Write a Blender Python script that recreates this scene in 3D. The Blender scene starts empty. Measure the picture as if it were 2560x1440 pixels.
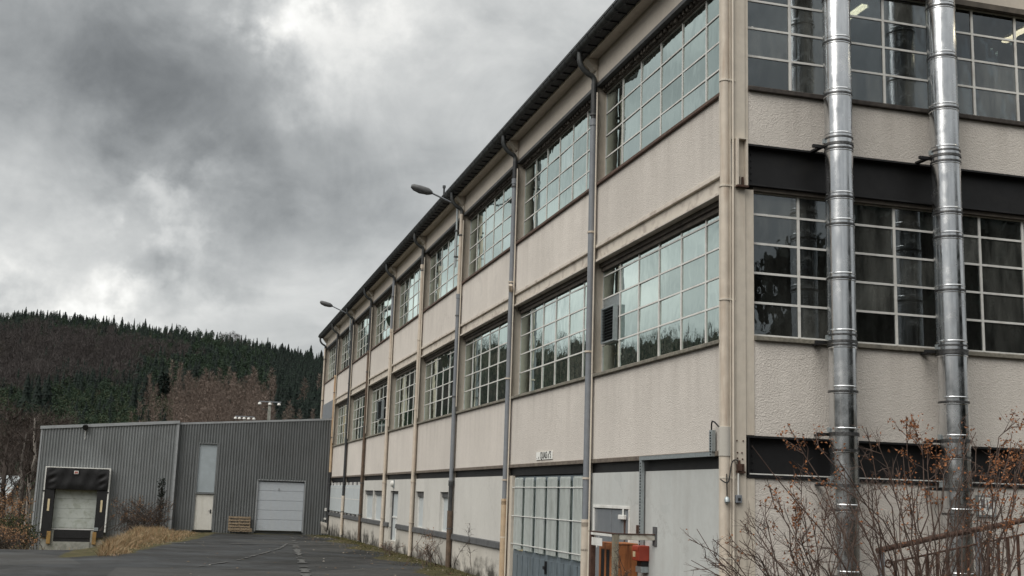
import bpy, math, random
import numpy as np
from mathutils import Vector, Matrix
random.seed(7)
RNG = np.random.default_rng(7)
S = bpy.context.scene
COL = S.collection
R = math.radians

# ------------------------------------------------------------------ camera
CAM = np.array([-7.545, -15.5, 2.05]); FPX = 2924.8
CR = np.array([0.96340831, -0.26618181, 0.03149072])
CU = np.array([-0.07672077, -0.16127697, 0.98392259])
CF = np.array([0.25682357, 0.9503352, 0.17579724])
cd = bpy.data.cameras.new('camera'); cam = bpy.data.objects.new('camera', cd); COL.objects.link(cam)
cd.sensor_width = 36.0; cd.lens = 36.0 * FPX / 2560.0; cd.clip_start = 0.1; cd.clip_end = 6000
m = Matrix.Identity(4)
for i in range(3):
    m[i][0] = CR[i]; m[i][1] = CU[i]; m[i][2] = -CF[i]; m[i][3] = CAM[i]
cam.matrix_world = m
S.camera = cam

def pdir(px, py):
    d = CF + (px - 1280) / FPX * CR - (py - 720) / FPX * CU
    return d / np.linalg.norm(d)

def project(P):
    d = np.asarray(P, float) - CAM
    z = d @ CF
    return 1280 + FPX * (d @ CR) / z, 720 - FPX * (d @ CU) / z, z

# ------------------------------------------------------------------ world: overcast sky
SUN_EL, SUN_AZ = 45.0, 236.0      # azimuth clockwise from +Y
W = bpy.data.worlds.new('World'); S.world = W; W.use_nodes = True
nt = W.node_tree; nt.nodes.clear()
def N(t, typ, **kw):
    n = t.nodes.new(typ)
    for k, v in kw.items(): setattr(n, k, v)
    return n
def L(t, a, b): t.links.new(a, b)
def vmath(t, op, a=None, b=None):
    n = N(t, 'ShaderNodeVectorMath', operation=op)
    for i, v in enumerate((a, b)):
        if v is None: continue
        if hasattr(v, 'is_output'): L(t, v, n.inputs[i])
        else: n.inputs[i].default_value = v
    return n
def fmath(t, op, a=None, b=None, c=None, clamp=False):
    n = N(t, 'ShaderNodeMath', operation=op); n.use_clamp = clamp
    for i, v in enumerate((a, b, c)):
        if v is None: continue
        if hasattr(v, 'is_output'): L(t, v, n.inputs[i])
        else: n.inputs[i].default_value = v
    return n.outputs[0]
def noise(t, vec, scale, detail=4, rough=.55, dist=0.0):
    n = N(t, 'ShaderNodeTexNoise'); n.inputs['Scale'].default_value = scale
    n.inputs['Detail'].default_value = detail; n.inputs['Roughness'].default_value = rough
    n.inputs['Distortion'].default_value = dist
    L(t, vec, n.inputs['Vector']); return n

tc = N(nt, 'ShaderNodeTexCoord'); D = tc.outputs['Generated']
sep0 = N(nt, 'ShaderNodeSeparateXYZ'); L(nt, D, sep0.inputs[0])
# cloud-plane coordinates (perspective of a flat cloud deck)
zz = fmath(nt, 'ADD', fmath(nt, 'MAXIMUM', sep0.outputs[2], 0.0), 0.10)
inv = fmath(nt, 'DIVIDE', 1.0, zz)
scl = N(nt, 'ShaderNodeVectorMath', operation='SCALE'); L(nt, D, scl.inputs[0]); L(nt, inv, scl.inputs['Scale'])
# streaks run obliquely, so stretch along one diagonal of the deck
mp = N(nt, 'ShaderNodeMapping'); L(nt, scl.outputs[0], mp.inputs['Vector'])
mp.inputs['Rotation'].default_value = (0, 0, R(30)); mp.inputs['Scale'].default_value = (1.0, .55, 0.0)
nA = noise(nt, mp.outputs[0], 1.15, 7, .52, .35)
nB = noise(nt, mp.outputs[0], 3.2, 7, .55, .5)
nD = noise(nt, D, 9.0, 6, .58, .6)
# warp for the big light and dark cloud masses
nW = noise(nt, D, 3.2, 5, .55)
w1 = vmath(nt, 'SUBTRACT', nW.outputs['Color'], (.5, .5, .5))
w2 = N(nt, 'ShaderNodeVectorMath', operation='SCALE'); L(nt, w1.outputs[0], w2.inputs[0]); w2.inputs['Scale'].default_value = .24
nW2 = noise(nt, D, 14, 5, .6)
w3 = vmath(nt, 'SUBTRACT', nW2.outputs['Color'], (.5, .5, .5))
w4 = N(nt, 'ShaderNodeVectorMath', operation='SCALE'); L(nt, w3.outputs[0], w4.inputs[0]); w4.inputs['Scale'].default_value = .15
DW = vmath(nt, 'NORMALIZE', vmath(nt, 'ADD', vmath(nt, 'ADD', D, w2.outputs[0]).outputs[0], w4.outputs[0]).outputs[0]).outputs[0]
# masses of cloud: (direction given by where it stands in the sky, angular size in degrees, brightness)
MASS = [((790, 70), 1.3, .20), ((735, 60), .55, .16), ((820, 90), .6, .16), ((870, 50), .6, .08), ((900, 130), 1.7, .16), ((690, 95), .5, .08), ((960, 90), 1.2, .08), ((930, 60), 1.8, .10), ((1160, 130), 4.0, .12), ((1000, 230), 3.0, .07), ((700, 60), 1.0, .08),
        ((350, 250), 3.4, -.135), ((120, 120), 3.4, -.10), ((560, 150), 2.4, -.07), ((560, 350), 2.4, -.06), ((60, 20), 2.0, .03),
        ((760, 470), 2.8, -.045), ((950, 560), 2.4, -.04), ((700, 330), 1.8, -.05),
        ((380, 520), 1.1, .26), ((330, 490), .8, .12), ((450, 560), .9, .12), ((90, 460), 2.8, .08), ((240, 470), 2.0, .05), ((520, 440), 1.2, .05),
        ((130, 670), 1.4, .40), ((240, 690), 1.1, .28), ((300, 740), 2.0, .12), ((30, 750), 1.5, .42), ((480, 790), 2.2, .12), ((700, 790), 2.4, .10), ((560, 690), 1.0, .14), ((60, 560), 1.8, .08),
        ((430, 630), .8, -.16), ((650, 680), .9, -.11), ((90, 620), .9, -.14), ((330, 610), 1.0, -.09), ((250, 600), .8, -.08), ((900, 720), 1.5, .05),
        ((-1750, 620), 2.4, .24), ((-2100, 350), 3.2, -.10), ((-1250, 480), 2.4, .20), ((-1300, 150), 3.0, .16), ((-900, 300), 2.6, -.10), ((-620, 620), 2.4, .26), ((-420, 350), 2.6, .12), ((-2700, 650), 3.0, .2), ((-1550, 330), 1.8, -.12),
        # the same broken deck further round to the west and overhead
        ((-900, 500), 4.5, .14), ((-1500, 200), 5.0, -.08), ((-400, -900), 9, -.05), ((-2400, 300), 6, .18), ((1800, -1500), 10, .10)]
acc = None
for (pp, sg, am) in MASS:
    d = pdir(*pp)
    dt = vmath(nt, 'DOT_PRODUCT', DW, tuple(d)).outputs['Value']
    k = 1.0 / R(sg) ** 2
    e = fmath(nt, 'MULTIPLY', fmath(nt, 'EXPONENT', fmath(nt, 'MULTIPLY', fmath(nt, 'SUBTRACT', dt, 1.0), k)), am)
    acc = e if acc is None else fmath(nt, 'ADD', acc, e)
base = fmath(nt, 'ADD', acc, .385)
base = fmath(nt, 'ADD', base, fmath(nt, 'MULTIPLY', fmath(nt, 'SUBTRACT', nA.outputs[0], .5), .34))
base = fmath(nt, 'ADD', base, fmath(nt, 'MULTIPLY', fmath(nt, 'SUBTRACT', nB.outputs[0], .5), .40))
base = fmath(nt, 'ADD', base, fmath(nt, 'MULTIPLY', fmath(nt, 'SUBTRACT', nD.outputs[0], .5), .44))
# an overcast dome is brighter overhead than at the horizon
zen = fmath(nt, 'ADD', 1.0, fmath(nt, 'MULTIPLY', fmath(nt, 'MAXIMUM', fmath(nt, 'SUBTRACT', sep0.outputs[2], .34), 0.0), 4.0))
base = fmath(nt, 'ADD', base, fmath(nt, 'MULTIPLY', fmath(nt, 'EXPONENT', fmath(nt, 'MULTIPLY', fmath(nt, 'POWER', fmath(nt, 'DIVIDE', fmath(nt, 'SUBTRACT', sep0.outputs[2], .16), .07), 2.0), -1.0)), .07))
base = fmath(nt, 'ADD', fmath(nt, 'MULTIPLY', fmath(nt, 'SUBTRACT', base, .40), .80), .40)
base = fmath(nt, 'SMOOTH_MAX', base, .14, .14)
base = fmath(nt, 'MULTIPLY', base, zen)
cr = N(nt, 'ShaderNodeValToRGB'); cr.color_ramp.interpolation = 'LINEAR'
cr.color_ramp.elements[0].position = 0.0; cr.color_ramp.elements[0].color = (.935, 1.0, 1.035, 1)
cr.color_ramp.elements[1].position = .8; cr.color_ramp.elements[1].color = (1.0, 1.0, .97, 1)
L(nt, base, cr.inputs[0])
cs = N(nt, 'ShaderNodeVectorMath', operation='SCALE'); L(nt, cr.outputs[0], cs.inputs[0])
L(nt, fmath(nt, 'MULTIPLY', base, 6.7), cs.inputs['Scale'])
sky = N(nt, 'ShaderNodeTexSky', sky_type='NISHITA'); sky.sun_disc = False
sky.sun_elevation = R(SUN_EL); sky.sun_rotation = R(SUN_AZ); sky.air_density = 1.0; sky.dust_density = 2.0
mx = N(nt, 'ShaderNodeMix', data_type='RGBA'); mx.inputs[0].default_value = .97
L(nt, sky.outputs[0], mx.inputs[6]); L(nt, cs.outputs[0], mx.inputs[7])
bg = N(nt, 'ShaderNodeBackground'); bg.inputs['Strength'].default_value = 0.10
L(nt, mx.outputs[2], bg.inputs['Color'])
wo = N(nt, 'ShaderNodeOutputWorld'); L(nt, bg.outputs[0], wo.inputs[0])

sl = bpy.data.lights.new('sun', 'SUN'); sl.energy = 1.5; sl.angle = R(50); sl.color = (1.0, .96, .90)
so = bpy.data.objects.new('sun', sl); COL.objects.link(so)
sd = Vector((math.sin(R(SUN_AZ)) * math.cos(R(SUN_EL)), math.cos(R(SUN_AZ)) * math.cos(R(SUN_EL)), math.sin(R(SUN_EL))))
so.rotation_euler = sd.to_track_quat('Z', 'Y').to_euler(); so.location = (-30, -10, 60)

S.view_settings.view_transform = 'Standard'; S.view_settings.look = 'None'
S.view_settings.exposure = 0.72; S.view_settings.gamma = 1.0; S.view_settings.use_curve_mapping = False
S.render.engine = 'CYCLES'
S.cycles.use_denoising = True; S.cycles.max_bounces = 6; S.cycles.diffuse_bounces = 3; S.cycles.glossy_bounces = 4
S.cycles.transparent_max_bounces = 12; S.cycles.transmission_bounces = 4; S.cycles.caustics_reflective = False
S.cycles.caustics_refractive = False

# ------------------------------------------------------------------ mesh helpers
class MB:
    def __init__(s): s.v = []; s.f = []
    def add(s, vs, fs):
        o = len(s.v); s.v += [tuple(map(float, v)) for v in vs]; s.f += [tuple(i + o for i in f) for f in fs]; return s
    def box(s, x0, x1, y0, y1, z0, z1):
        return s.add([(x0,y0,z0),(x1,y0,z0),(x1,y1,z0),(x0,y1,z0),(x0,y0,z1),(x1,y0,z1),(x1,y1,z1),(x0,y1,z1)],
              [(0,3,2,1),(4,5,6,7),(0,1,5,4),(1,2,6,5),(2,3,7,6),(3,0,4,7)])
    def hexa(s, p):   # eight corners, bottom four then top four
        return s.add(p, [(0,3,2,1),(4,5,6,7),(0,1,5,4),(1,2,6,5),(2,3,7,6),(3,0,4,7)])
    def tube(s, pts, r, n=8, cap=True):
        pts = [Vector(p) for p in pts]; rs = r if isinstance(r, (list, tuple)) else [r] * len(pts)
        o = len(s.v); a = None
        for i, p in enumerate(pts):
            t = (pts[min(i+1, len(pts)-1)] - pts[max(i-1, 0)]).normalized()
            if a is None:
                a = t.orthogonal().normalized()
            a = (a - t * a.dot(t))
            if a.length < 1e-6: a = t.orthogonal()
            a.normalize(); b = t.cross(a)
            for k in range(n):
                q = 2 * math.pi * k / n
                s.v.append(tuple(p + (a * math.cos(q) + b * math.sin(q)) * rs[i]))
        for i in range(len(pts) - 1):
            for k in range(n):
                k2 = (k + 1) % n
                s.f.append((o+i*n+k, o+i*n+k2, o+(i+1)*n+k2, o+(i+1)*n+k))
        if cap:
            s.f.append(tuple(o + k for k in reversed(range(n))))
            e = o + (len(pts) - 1) * n
            s.f.append(tuple(e + k for k in range(n)))
        return s
    def cyl(s, x, y, z0, z1, r, n=20):
        return s.tube([(x, y, z0), (x, y, z1)], r, n)
    def disc(s, c, nrm, r, n=16):
        c = Vector(c); t = Vector(nrm).normalized(); a = t.orthogonal().normalized(); b = t.cross(a)
        return s.add([c + (a*math.cos(2*math.pi*k/n) + b*math.sin(2*math.pi*k/n))*r for k in range(n)], [tuple(range(n))])
    def mesh(s, name, mat, smooth=False, bevel=0):
        me = bpy.data.meshes.new(name); me.from_pydata(s.v, [], s.f)
        if mat: me.materials.append(mat)
        if smooth:
            me.polygons.foreach_set('use_smooth', [True] * len(me.polygons))
        me.update(); return me

def link(name, me, parent=None, loc=None):
    o = bpy.data.objects.new(name, me); COL.objects.link(o)
    if parent is not None: o.parent = parent
    if loc is not None: o.location = loc
    return o
def part(name, mb, mat, parent, smooth=False, bevel=0.0, kind=None, label=None):
    o = link(name, mb.mesh(name, mat, smooth), parent)
    if smooth: autosmooth(o)
    if bevel:
        b = o.modifiers.new('bevel', 'BEVEL'); b.width = bevel; b.segments = 2; b.limit_method = 'ANGLE'; b.angle_limit = R(40)
    if kind: o['kind'] = kind
    if label: o['label'] = label
    return o
def autosmooth(o):
    me = o.data
    me.set_sharp_from_angle(angle=R(40))
def tag(o, label, cat, group=None, kind=None):
    o['label'] = label; o['category'] = cat
    if group: o['group'] = group
    if kind: o['kind'] = kind
    return o
def thing(name, label, cat, loc=(0,0,0), group=None):
    o = bpy.data.objects.new(name, None); COL.objects.link(o); o.location = loc; o.empty_display_size = .2
    return tag(o, label, cat, group)
def struct(name, me, label=None):
    o = link(name, me); o['kind'] = 'structure'
    if label: o['label'] = label
    return o
def np_mesh(name, V, T, mat, smooth=False):
    me = bpy.data.meshes.new(name); V = np.ascontiguousarray(V, np.float32); T = np.ascontiguousarray(T, np.int32)
    k = T.shape[1]
    me.vertices.add(len(V)); me.vertices.foreach_set('co', V.ravel())
    me.loops.add(T.size); me.loops.foreach_set('vertex_index', T.ravel())
    me.polygons.add(len(T)); me.polygons.foreach_set('loop_start', np.arange(0, T.size, k, dtype=np.int32))
    me.polygons.foreach_set('loop_total', np.full(len(T), k, np.int32))
    if smooth: me.polygons.foreach_set('use_smooth', np.ones(len(T), bool))
    if mat: me.materials.append(mat)
    me.update(calc_edges=True); me.validate(); return me

# ------------------------------------------------------------------ materials
def newmat(name):
    m = bpy.data.materials.new(name); m.use_nodes = True
    t = m.node_tree; b = t.nodes['Principled BSDF']; return m, t, b
def pos(t, scale=(1, 1, 1)):
    g = N(t, 'ShaderNodeNewGeometry'); mp = N(t, 'ShaderNodeMapping'); mp.inputs['Scale'].default_value = scale
    L(t, g.outputs['Position'], mp.inputs['Vector']); return mp.outputs[0]
def ramp(t, fac, stops):
    r = N(t, 'ShaderNodeValToRGB'); el = r.color_ramp.elements
    el[0].position, el[0].color = stops[0][0], (*stops[0][1], 1)
    el[1].position, el[1].color = stops[-1][0], (*stops[-1][1], 1)
    for p, c in stops[1:-1]:
        e = el.new(p); e.color = (*c, 1)
    L(t, fac, r.inputs[0]); return r.outputs[0]
def g3(v): return (v, v, v)
def mixc(t, fac, a, b, mode='MIX'):
    n = N(t, 'ShaderNodeMix', data_type='RGBA', blend_type=mode)
    for i, v in ((0, fac), (6, a), (7, b)):
        if hasattr(v, 'is_output'): L(t, v, n.inputs[i])
        else: n.inputs[i].default_value = v if i == 0 else (*v, 1)
    return n.outputs[2]
def bump(t, b, h, strength, dist):
    n = N(t, 'ShaderNodeBump'); n.inputs['Strength'].default_value = strength; n.inputs['Distance'].default_value = dist
    L(t, h, n.inputs['Height']); L(t, n.outputs[0], b.inputs['Normal'])

def plain(name, col, rough=.6, metal=0.0, var=.18, scale=6, dirt=None, dirt_amt=.45, spec=.4, streak=False, bmp=0.0):
    """painted or bare surface with uneven tone and optional patches of dirt or rust"""
    m, t, b = newmat(name)
    p = pos(t)
    n1 = noise(t, p, scale, 5, .6)
    c = ramp(t, n1.outputs[0], [(.3, tuple(x*(1-var) for x in col)), (.7, tuple(min(1, x*(1+var)) for x in col))])
    if dirt:
        p2 = pos(t, (5, 5, .55)) if streak else pos(t, (2.2, 2.2, 2.2))
        n2 = noise(t, p2, 1.6, 7, .62, .3)
        f = ramp(t, n2.outputs[0], [(.5, g3(0)), (.72, g3(dirt_amt))])
        c = mixc(t, f, c, dirt)
    L(t, c, b.inputs['Base Color'])
    b.inputs['Roughness'].default_value = rough; b.inputs['Metallic'].default_value = metal
    b.inputs['Specular IOR Level'].default_value = spec
    if bmp: bump(t, b, noise(t, p, 60, 4, .6).outputs[0], .5, bmp)
    return m

def sheet_tone(mat, w):
    t = mat.node_tree; b = t.nodes['Principled BSDF']; lk = b.inputs['Base Color'].links[0]; src = lk.from_socket
    sp = N(t, 'ShaderNodeSeparateXYZ'); L(t, pos(t), sp.inputs[0])
    wn = N(t, 'ShaderNodeTexWhiteNoise', noise_dimensions='1D'); L(t, fmath(t, 'FLOOR', fmath(t, 'DIVIDE', sp.outputs[0], w)), wn.inputs['W'])
    f = fmath(t, 'ADD', .90, fmath(t, 'MULTIPLY', wn.outputs['Value'], .18))
    sc = N(t, 'ShaderNodeVectorMath', operation='SCALE'); L(t, src, sc.inputs[0]); L(t, f, sc.inputs['Scale']); L(t, sc.outputs[0], b.inputs['Base Color'])
def stucco(name, col, grain=1.0, mold=0.0, streaks=.22, scale=58):
    m, t, b = newmat(name)
    p = pos(t)
    big = noise(t, p, .55, 5, .6)
    c = ramp(t, big.outputs[0], [(.3, tuple(x*.92 for x in col)), (.7, tuple(x*1.06 for x in col))])
    st = noise(t, pos(t, (2.2, 2.2, .16)), 1.4, 6, .6)
    sz = N(t, 'ShaderNodeSeparateXYZ'); L(t, p, sz.inputs[0])
    pul = None
    for zt_ in (4.42, 8.27):    # rain runs start at the sills
        d_ = fmath(t, 'SUBTRACT', zt_, sz.outputs[2])
        q_ = fmath(t, 'MULTIPLY', fmath(t, 'GREATER_THAN', d_, 0.0), fmath(t, 'SUBTRACT', 1.0, fmath(t, 'DIVIDE', d_, 1.15), clamp=True))
        pul = q_ if pul is None else fmath(t, 'MAXIMUM', pul, q_)
    sfac = fmath(t, 'MULTIPLY', ramp(t, st.outputs[0], [(.46, g3(0)), (.72, g3(1))]), fmath(t, 'ADD', .35 * streaks, fmath(t, 'MULTIPLY', pul, .95 * streaks)))
    c = mixc(t, sfac, c, (.27, .235, .205))
    fine = noise(t, p, 9, 6, .7)
    c = mixc(t, ramp(t, fine.outputs[0], [(.35, g3(.09)), (.6, g3(0))]), c, (.22, .19, .16))
    if mold:
        sp = N(t, 'ShaderNodeSeparateXYZ'); L(t, p, sp.inputs[0])
        mn = noise(t, pos(t, (1, .9, 1.3)), 1.3, 7, .65)
        low = fmath(t, 'MULTIPLY', fmath(t, 'SUBTRACT', .78, sp.outputs[2]), .42)
        f = ramp(t, fmath(t, 'ADD', mn.outputs[0], low), [(.66, g3(0)), (.86, g3(mold))])
        c = mixc(t, f, c, (.045, .042, .036))
    oi = N(t, 'ShaderNodeObjectInfo')
    tn = N(t, 'ShaderNodeVectorMath', operation='SCALE'); L(t, c, tn.inputs[0]); L(t, fmath(t, 'ADD', .93, fmath(t, 'MULTIPLY', oi.outputs['Random'], .12)), tn.inputs['Scale']); c = tn.outputs[0]
    pa = noise(t, p, .9, 3, .5, .8)    # old repairs in a slightly different mix
    c = mixc(t, ramp(t, pa.outputs[0], [(.64, g3(0)), (.655, g3(.5)), (.8, g3(.5))]), c, tuple(x * .87 for x in col))
    ck = N(t, 'ShaderNodeTexVoronoi', feature='DISTANCE_TO_EDGE'); ck.inputs['Scale'].default_value = .42
    L(t, vmath(t, 'ADD', p, vmath(t, 'MULTIPLY', noise(t, p, 1.6, 5, .7).outputs['Color'], (1.1, 1.1, 1.1)).outputs[0]).outputs[0], ck.inputs['Vector'])
    cm = fmath(t, 'MULTIPLY', ramp(t, ck.outputs['Distance'], [(.0, g3(.15)), (.006, g3(.1)), (.010, g3(0))]), ramp(t, noise(t, p, .35, 3, .5).outputs[0], [(.5, g3(0)), (.6, g3(1))]))
    c = mixc(t, cm, c, (.16, .135, .115))
    L(t, c, b.inputs['Base Color']); b.inputs['Roughness'].default_value = .92; b.inputs['Specular IOR Level'].default_value = .2
    v = N(t, 'ShaderNodeTexVoronoi', feature='SMOOTH_F1'); v.inputs['Scale'].default_value = scale; v.inputs['Randomness'].default_value = 1
    wv = vmath(t, 'ADD', p, N(t, 'ShaderNodeTexNoise').outputs['Color'])
    L(t, p, v.inputs['Vector'])
    h = fmath(t, 'ADD', noise(t, p, scale * 1.1, 5, .6).outputs[0], fmath(t, 'MULTIPLY', v.outputs['Distance'], .55))
    bump(t, b, h, .9, .011 * grain)
    return m

M = {}
M['stucco'] = stucco('pebble_render', (.675, .63, .578), 1.0)
M['stucco_gable'] = stucco('pebble_render_gable', (.675, .63, .578), 1.25, scale=46)
M['band'] = stucco('smooth_band', (.60, .545, .475), .12, streaks=.25)
M['render_white'] = stucco('smooth_render', (.585, .575, .54), .18, streaks=.3)
M['render_grey'] = stucco('grey_render', (.50, .515, .50), .14, streaks=.55)
M['plinth'] = stucco('plinth_render', (.53, .505, .455), .2, mold=.95, streaks=.35)
M['cream'] = plain('cream_paint', (.59, .535, .455), .5, var=.08, dirt=(.30, .20, .12), dirt_amt=.22, streak=True)
M['cream_rust'] = plain('cream_paint_rusted', (.62, .565, .49), .5, var=.06, dirt=(.12, .06, .04), dirt_amt=.55)
M['sill'] = plain('weathered_sill', (.14, .115, .095), .85, var=.35, scale=14, dirt=(.22, .20, .15), dirt_amt=.6, bmp=.01)
M['sill_brown'] = plain('brown_sill', (.115, .075, .058), .8, var=.3, scale=14, dirt=(.06, .05, .045), dirt_amt=.6, bmp=.01)
M['sill_light'] = plain('concrete_ledge', (.21, .195, .16), .9, var=.3, scale=18, dirt=(.05, .05, .045), dirt_amt=.7, bmp=.012)
M['steel_dark'] = plain('anthracite_steel', (.011, .011, .012), .5, var=.3, scale=3, dirt=(.03, .028, .026), dirt_amt=.35)
M['steel_grey'] = plain('grey_steel', (.09, .092, .094), .55, var=.25, dirt=(.03, .03, .03), dirt_amt=.5)
M['brown_steel'] = plain('brown_steel', (.10, .085, .07), .7, var=.3, dirt=(.035, .03, .026), dirt_amt=.7)
M['frame_white'] = plain('window_frame_paint', (.70, .695, .665), .5, var=.06, dirt=(.36, .33, .29), dirt_amt=.4)
M['white_paint'] = plain('white_paint', (.70, .70, .67), .55, var=.07, dirt=(.28, .26, .2), dirt_amt=.4)
M['gutter'] = plain('dark_zinc', (.055, .06, .062), .48, metal=.25, var=.4, scale=9, dirt=(.12, .12, .11), dirt_amt=.5)
M['slate'] = plain('slate', (.045, .047, .05), .7, var=.3, scale=10)
M['pipe_black'] = plain('black_pipe', (.035, .037, .04), .5, var=.3, dirt=(.12, .12, .11), dirt_amt=.45, streak=True)
M['pipe_grey'] = plain('grey_pvc_pipe', (.19, .205, .225), .45, var=.10, dirt=(.30, .29, .27), dirt_amt=.4, streak=True)
M['pipe_cream'] = plain('cream_pipe', (.55, .485, .405), .5, var=.10, dirt=(.25, .14, .07), dirt_amt=.4, streak=True)
M['pipe_orange'] = plain('rust_stained_pipe', (.48, .37, .25), .55, var=.12, dirt=(.32, .14, .05), dirt_amt=.8, streak=True)
M['pipe_brown'] = plain('brown_rusty_pipe', (.12, .085, .06), .65, var=.35, dirt=(.05, .035, .025), dirt_amt=.8, streak=True)
M['chrome'] = None
M['galv'] = plain('galvanised', (.36, .40, .41), .45, metal=.55, var=.14, scale=20)
M['black'] = plain('black_rubber', (.012, .012, .013), .6, var=.3)
M['red'] = plain('red_enamel', (.34, .055, .032), .4, var=.12, dirt=(.2, .03, .02), dirt_amt=.4)
M['orange'] = plain('rusty_orange_cabinet', (.33, .125, .045), .65, var=.22, scale=4, dirt=(.07, .022, .01), dirt_amt=.95, streak=True)
M['rust'] = plain('rust', (.075, .040, .028), .85, var=.4, scale=16, dirt=(.04, .022, .016), dirt_amt=.8)
M['yellow'] = plain('ochre_paint', (.30, .18, .06), .6, var=.15, dirt=(.06, .05, .03), dirt_amt=.5)
M['yellow_pale'] = plain('pale_yellow', (.60, .50, .32), .55, var=.08)
M['door_blue'] = plain('blue_grey_door', (.13, .16, .18), .5, var=.15, dirt=(.06, .07, .07), dirt_amt=.6, streak=True)
M['door_grey'] = plain('grey_door', (.16, .175, .19), .45, var=.08, dirt=(.32, .32, .31), dirt_amt=.35, streak=True)
M['shutter'] = plain('pale_shutter', (.50, .54, .55), .5, var=.06, dirt=(.3, .3, .28), dirt_amt=.35, streak=True)
M['slat'] = plain('pale_slat', (.44, .475, .455), .5, var=.08, dirt=(.24, .24, .21), dirt_amt=.45, streak=True)
M['wood'] = plain('grey_wood', (.22, .17, .115), .85, var=.35, scale=12, dirt=(.07, .055, .04), dirt_amt=.6)
M['concrete'] = plain('concrete', (.29, .29, .26), .9, var=.2, scale=5, dirt=(.10, .11, .08), dirt_amt=.7, bmp=.01)
M['cladding_light'] = plain('light_grey_cladding', (.215, .228, .232), .5, var=.08, scale=1.2, dirt=(.14, .14, .135), dirt_amt=.5, streak=True)
M['cladding'] = plain('grey_cladding', (.165, .175, .178), .5, var=.08, scale=1.2, dirt=(.085, .085, .08), dirt_amt=.55, streak=True)
sheet_tone(M['cladding'], .98); sheet_tone(M['cladding_light'], .98)
M['trim'] = plain('grey_trim', (.30, .315, .325), .5, var=.08, dirt=(.15, .15, .15), dirt_amt=.4)
M['garage'] = plain('white_sandwich_panel', (.43, .465, .50), .5, var=.04, dirt=(.45, .46, .45), dirt_amt=.3, streak=True)
M['cream_door'] = plain('cream_door', (.66, .645, .595), .5, var=.05, dirt=(.40, .38, .28), dirt_amt=.35, streak=True)
M['transom'] = plain('translucent_panel', (.36, .405, .43), .4, var=.10, scale=2)
M['glassfibre'] = plain('dusty_dock_door', (.47, .50, .47), .6, var=.10, scale=2, dirt=(.23, .25, .19), dirt_amt=.7)
M['insul'] = plain('white_porcelain', (.75, .74, .70), .3, var=.05)
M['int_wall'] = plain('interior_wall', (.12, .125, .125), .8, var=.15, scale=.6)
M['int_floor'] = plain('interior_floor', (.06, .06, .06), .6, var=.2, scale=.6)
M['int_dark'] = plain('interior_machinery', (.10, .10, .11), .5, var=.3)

def m_chrome():
    m, t, b = newmat('polished_steel_flue'); p = pos(t, (1, 1, .25))
    n = noise(t, p, 7, 5, .6)
    L(t, ramp(t, n.outputs[0], [(.32, (.60, .61, .62)), (.68, (.80, .81, .82))]), b.inputs['Base Color'])
    b.inputs['Metallic'].default_value = 1.0
    L(t, ramp(t, noise(t, pos(t), 4, 5, .65).outputs[0], [(.35, g3(.14)), (.72, g3(.34))]), b.inputs['Roughness'])
    bump(t, b, noise(t, pos(t, (1, 1, .12)), 4, 2, .5).outputs[0], .12, .006)
    return m
M['chrome'] = m_chrome()
def m_band():
    m, t, b = newmat('dull_steel_band'); b.inputs['Base Color'].default_value = (.10, .10, .105, 1)
    b.inputs['Metallic'].default_value = .8; b.inputs['Roughness'].default_value = .4
    n = noise(t, pos(t), 30, 3, .5)
    L(t, ramp(t, n.outputs[0], [(.3, g3(.06)), (.7, g3(.16))]), b.inputs['Base Color']); return m
M['band_steel'] = m_band()
def m_glass(name, tint, refl, ior=1.7, pw=3.2):
    """old single glazing: part mirror (more at grazing angles), part tinted clear"""
    m, t, b = newmat(name); t.nodes.remove(b); out = t.nodes['Material Output']
    fr = N(t, 'ShaderNodeFresnel'); fr.inputs['IOR'].default_value = ior
    f = fmath(t, 'SUBTRACT', 1.0, fmath(t, 'POWER', fmath(t, 'SUBTRACT', 1.0, fr.outputs[0]), pw), clamp=True)
    tr = N(t, 'ShaderNodeBsdfTransparent')
    tr.inputs['Color'].default_value = (*tint, 1)
    oi = N(t, 'ShaderNodeObjectInfo'); ge = N(t, 'ShaderNodeNewGeometry')
    rnd = fmath(t, 'FRACT', fmath(t, 'ADD', oi.outputs['Random'], fmath(t, 'MULTIPLY', ge.outputs['Random Per Island'], 3.7)))
    gl = N(t, 'ShaderNodeBsdfGlossy'); gl.inputs['Roughness'].default_value = .015
    L(t, ramp(t, rnd, [(0, tuple(x * .86 for x in refl)), (.55, refl), (1, tuple(min(1, x * 1.06) for x in refl))]), gl.inputs['Color'])
    wav = noise(t, pos(t, (1, 1, .7)), 2.6, 2, .5)
    bp = N(t, 'ShaderNodeBump'); bp.inputs['Strength'].default_value = .35; bp.inputs['Distance'].default_value = .012
    L(t, wav.outputs[0], bp.inputs['Height']); L(t, bp.outputs[0], gl.inputs['Normal'])
    # film of dust
    df = N(t, 'ShaderNodeBsdfDiffuse'); df.inputs['Color'].default_value = (.36, .37, .34, 1)
    ds = noise(t, pos(t, (2.4, 2.4, .5)), 1.5, 6, .65)
    m0 = N(t, 'ShaderNodeMixShader'); L(t, fmath(t, 'MULTIPLY', ramp(t, ds.outputs[0], [(.38, g3(.05)), (.8, g3(.34))]), fmath(t, 'ADD', .25, fmath(t, 'MULTIPLY', fmath(t, 'POWER', rnd, 2.2), 1.6))), m0.inputs[0])
    L(t, tr.outputs[0], m0.inputs[1]); L(t, df.outputs[0], m0.inputs[2])
    mxs = N(t, 'ShaderNodeMixShader'); L(t, f, mxs.inputs[0]); L(t, m0.outputs[0], mxs.inputs[1]); L(t, gl.outputs[0], mxs.inputs[2])
    L(t, mxs.outputs[0], out.inputs[0]); return m
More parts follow.
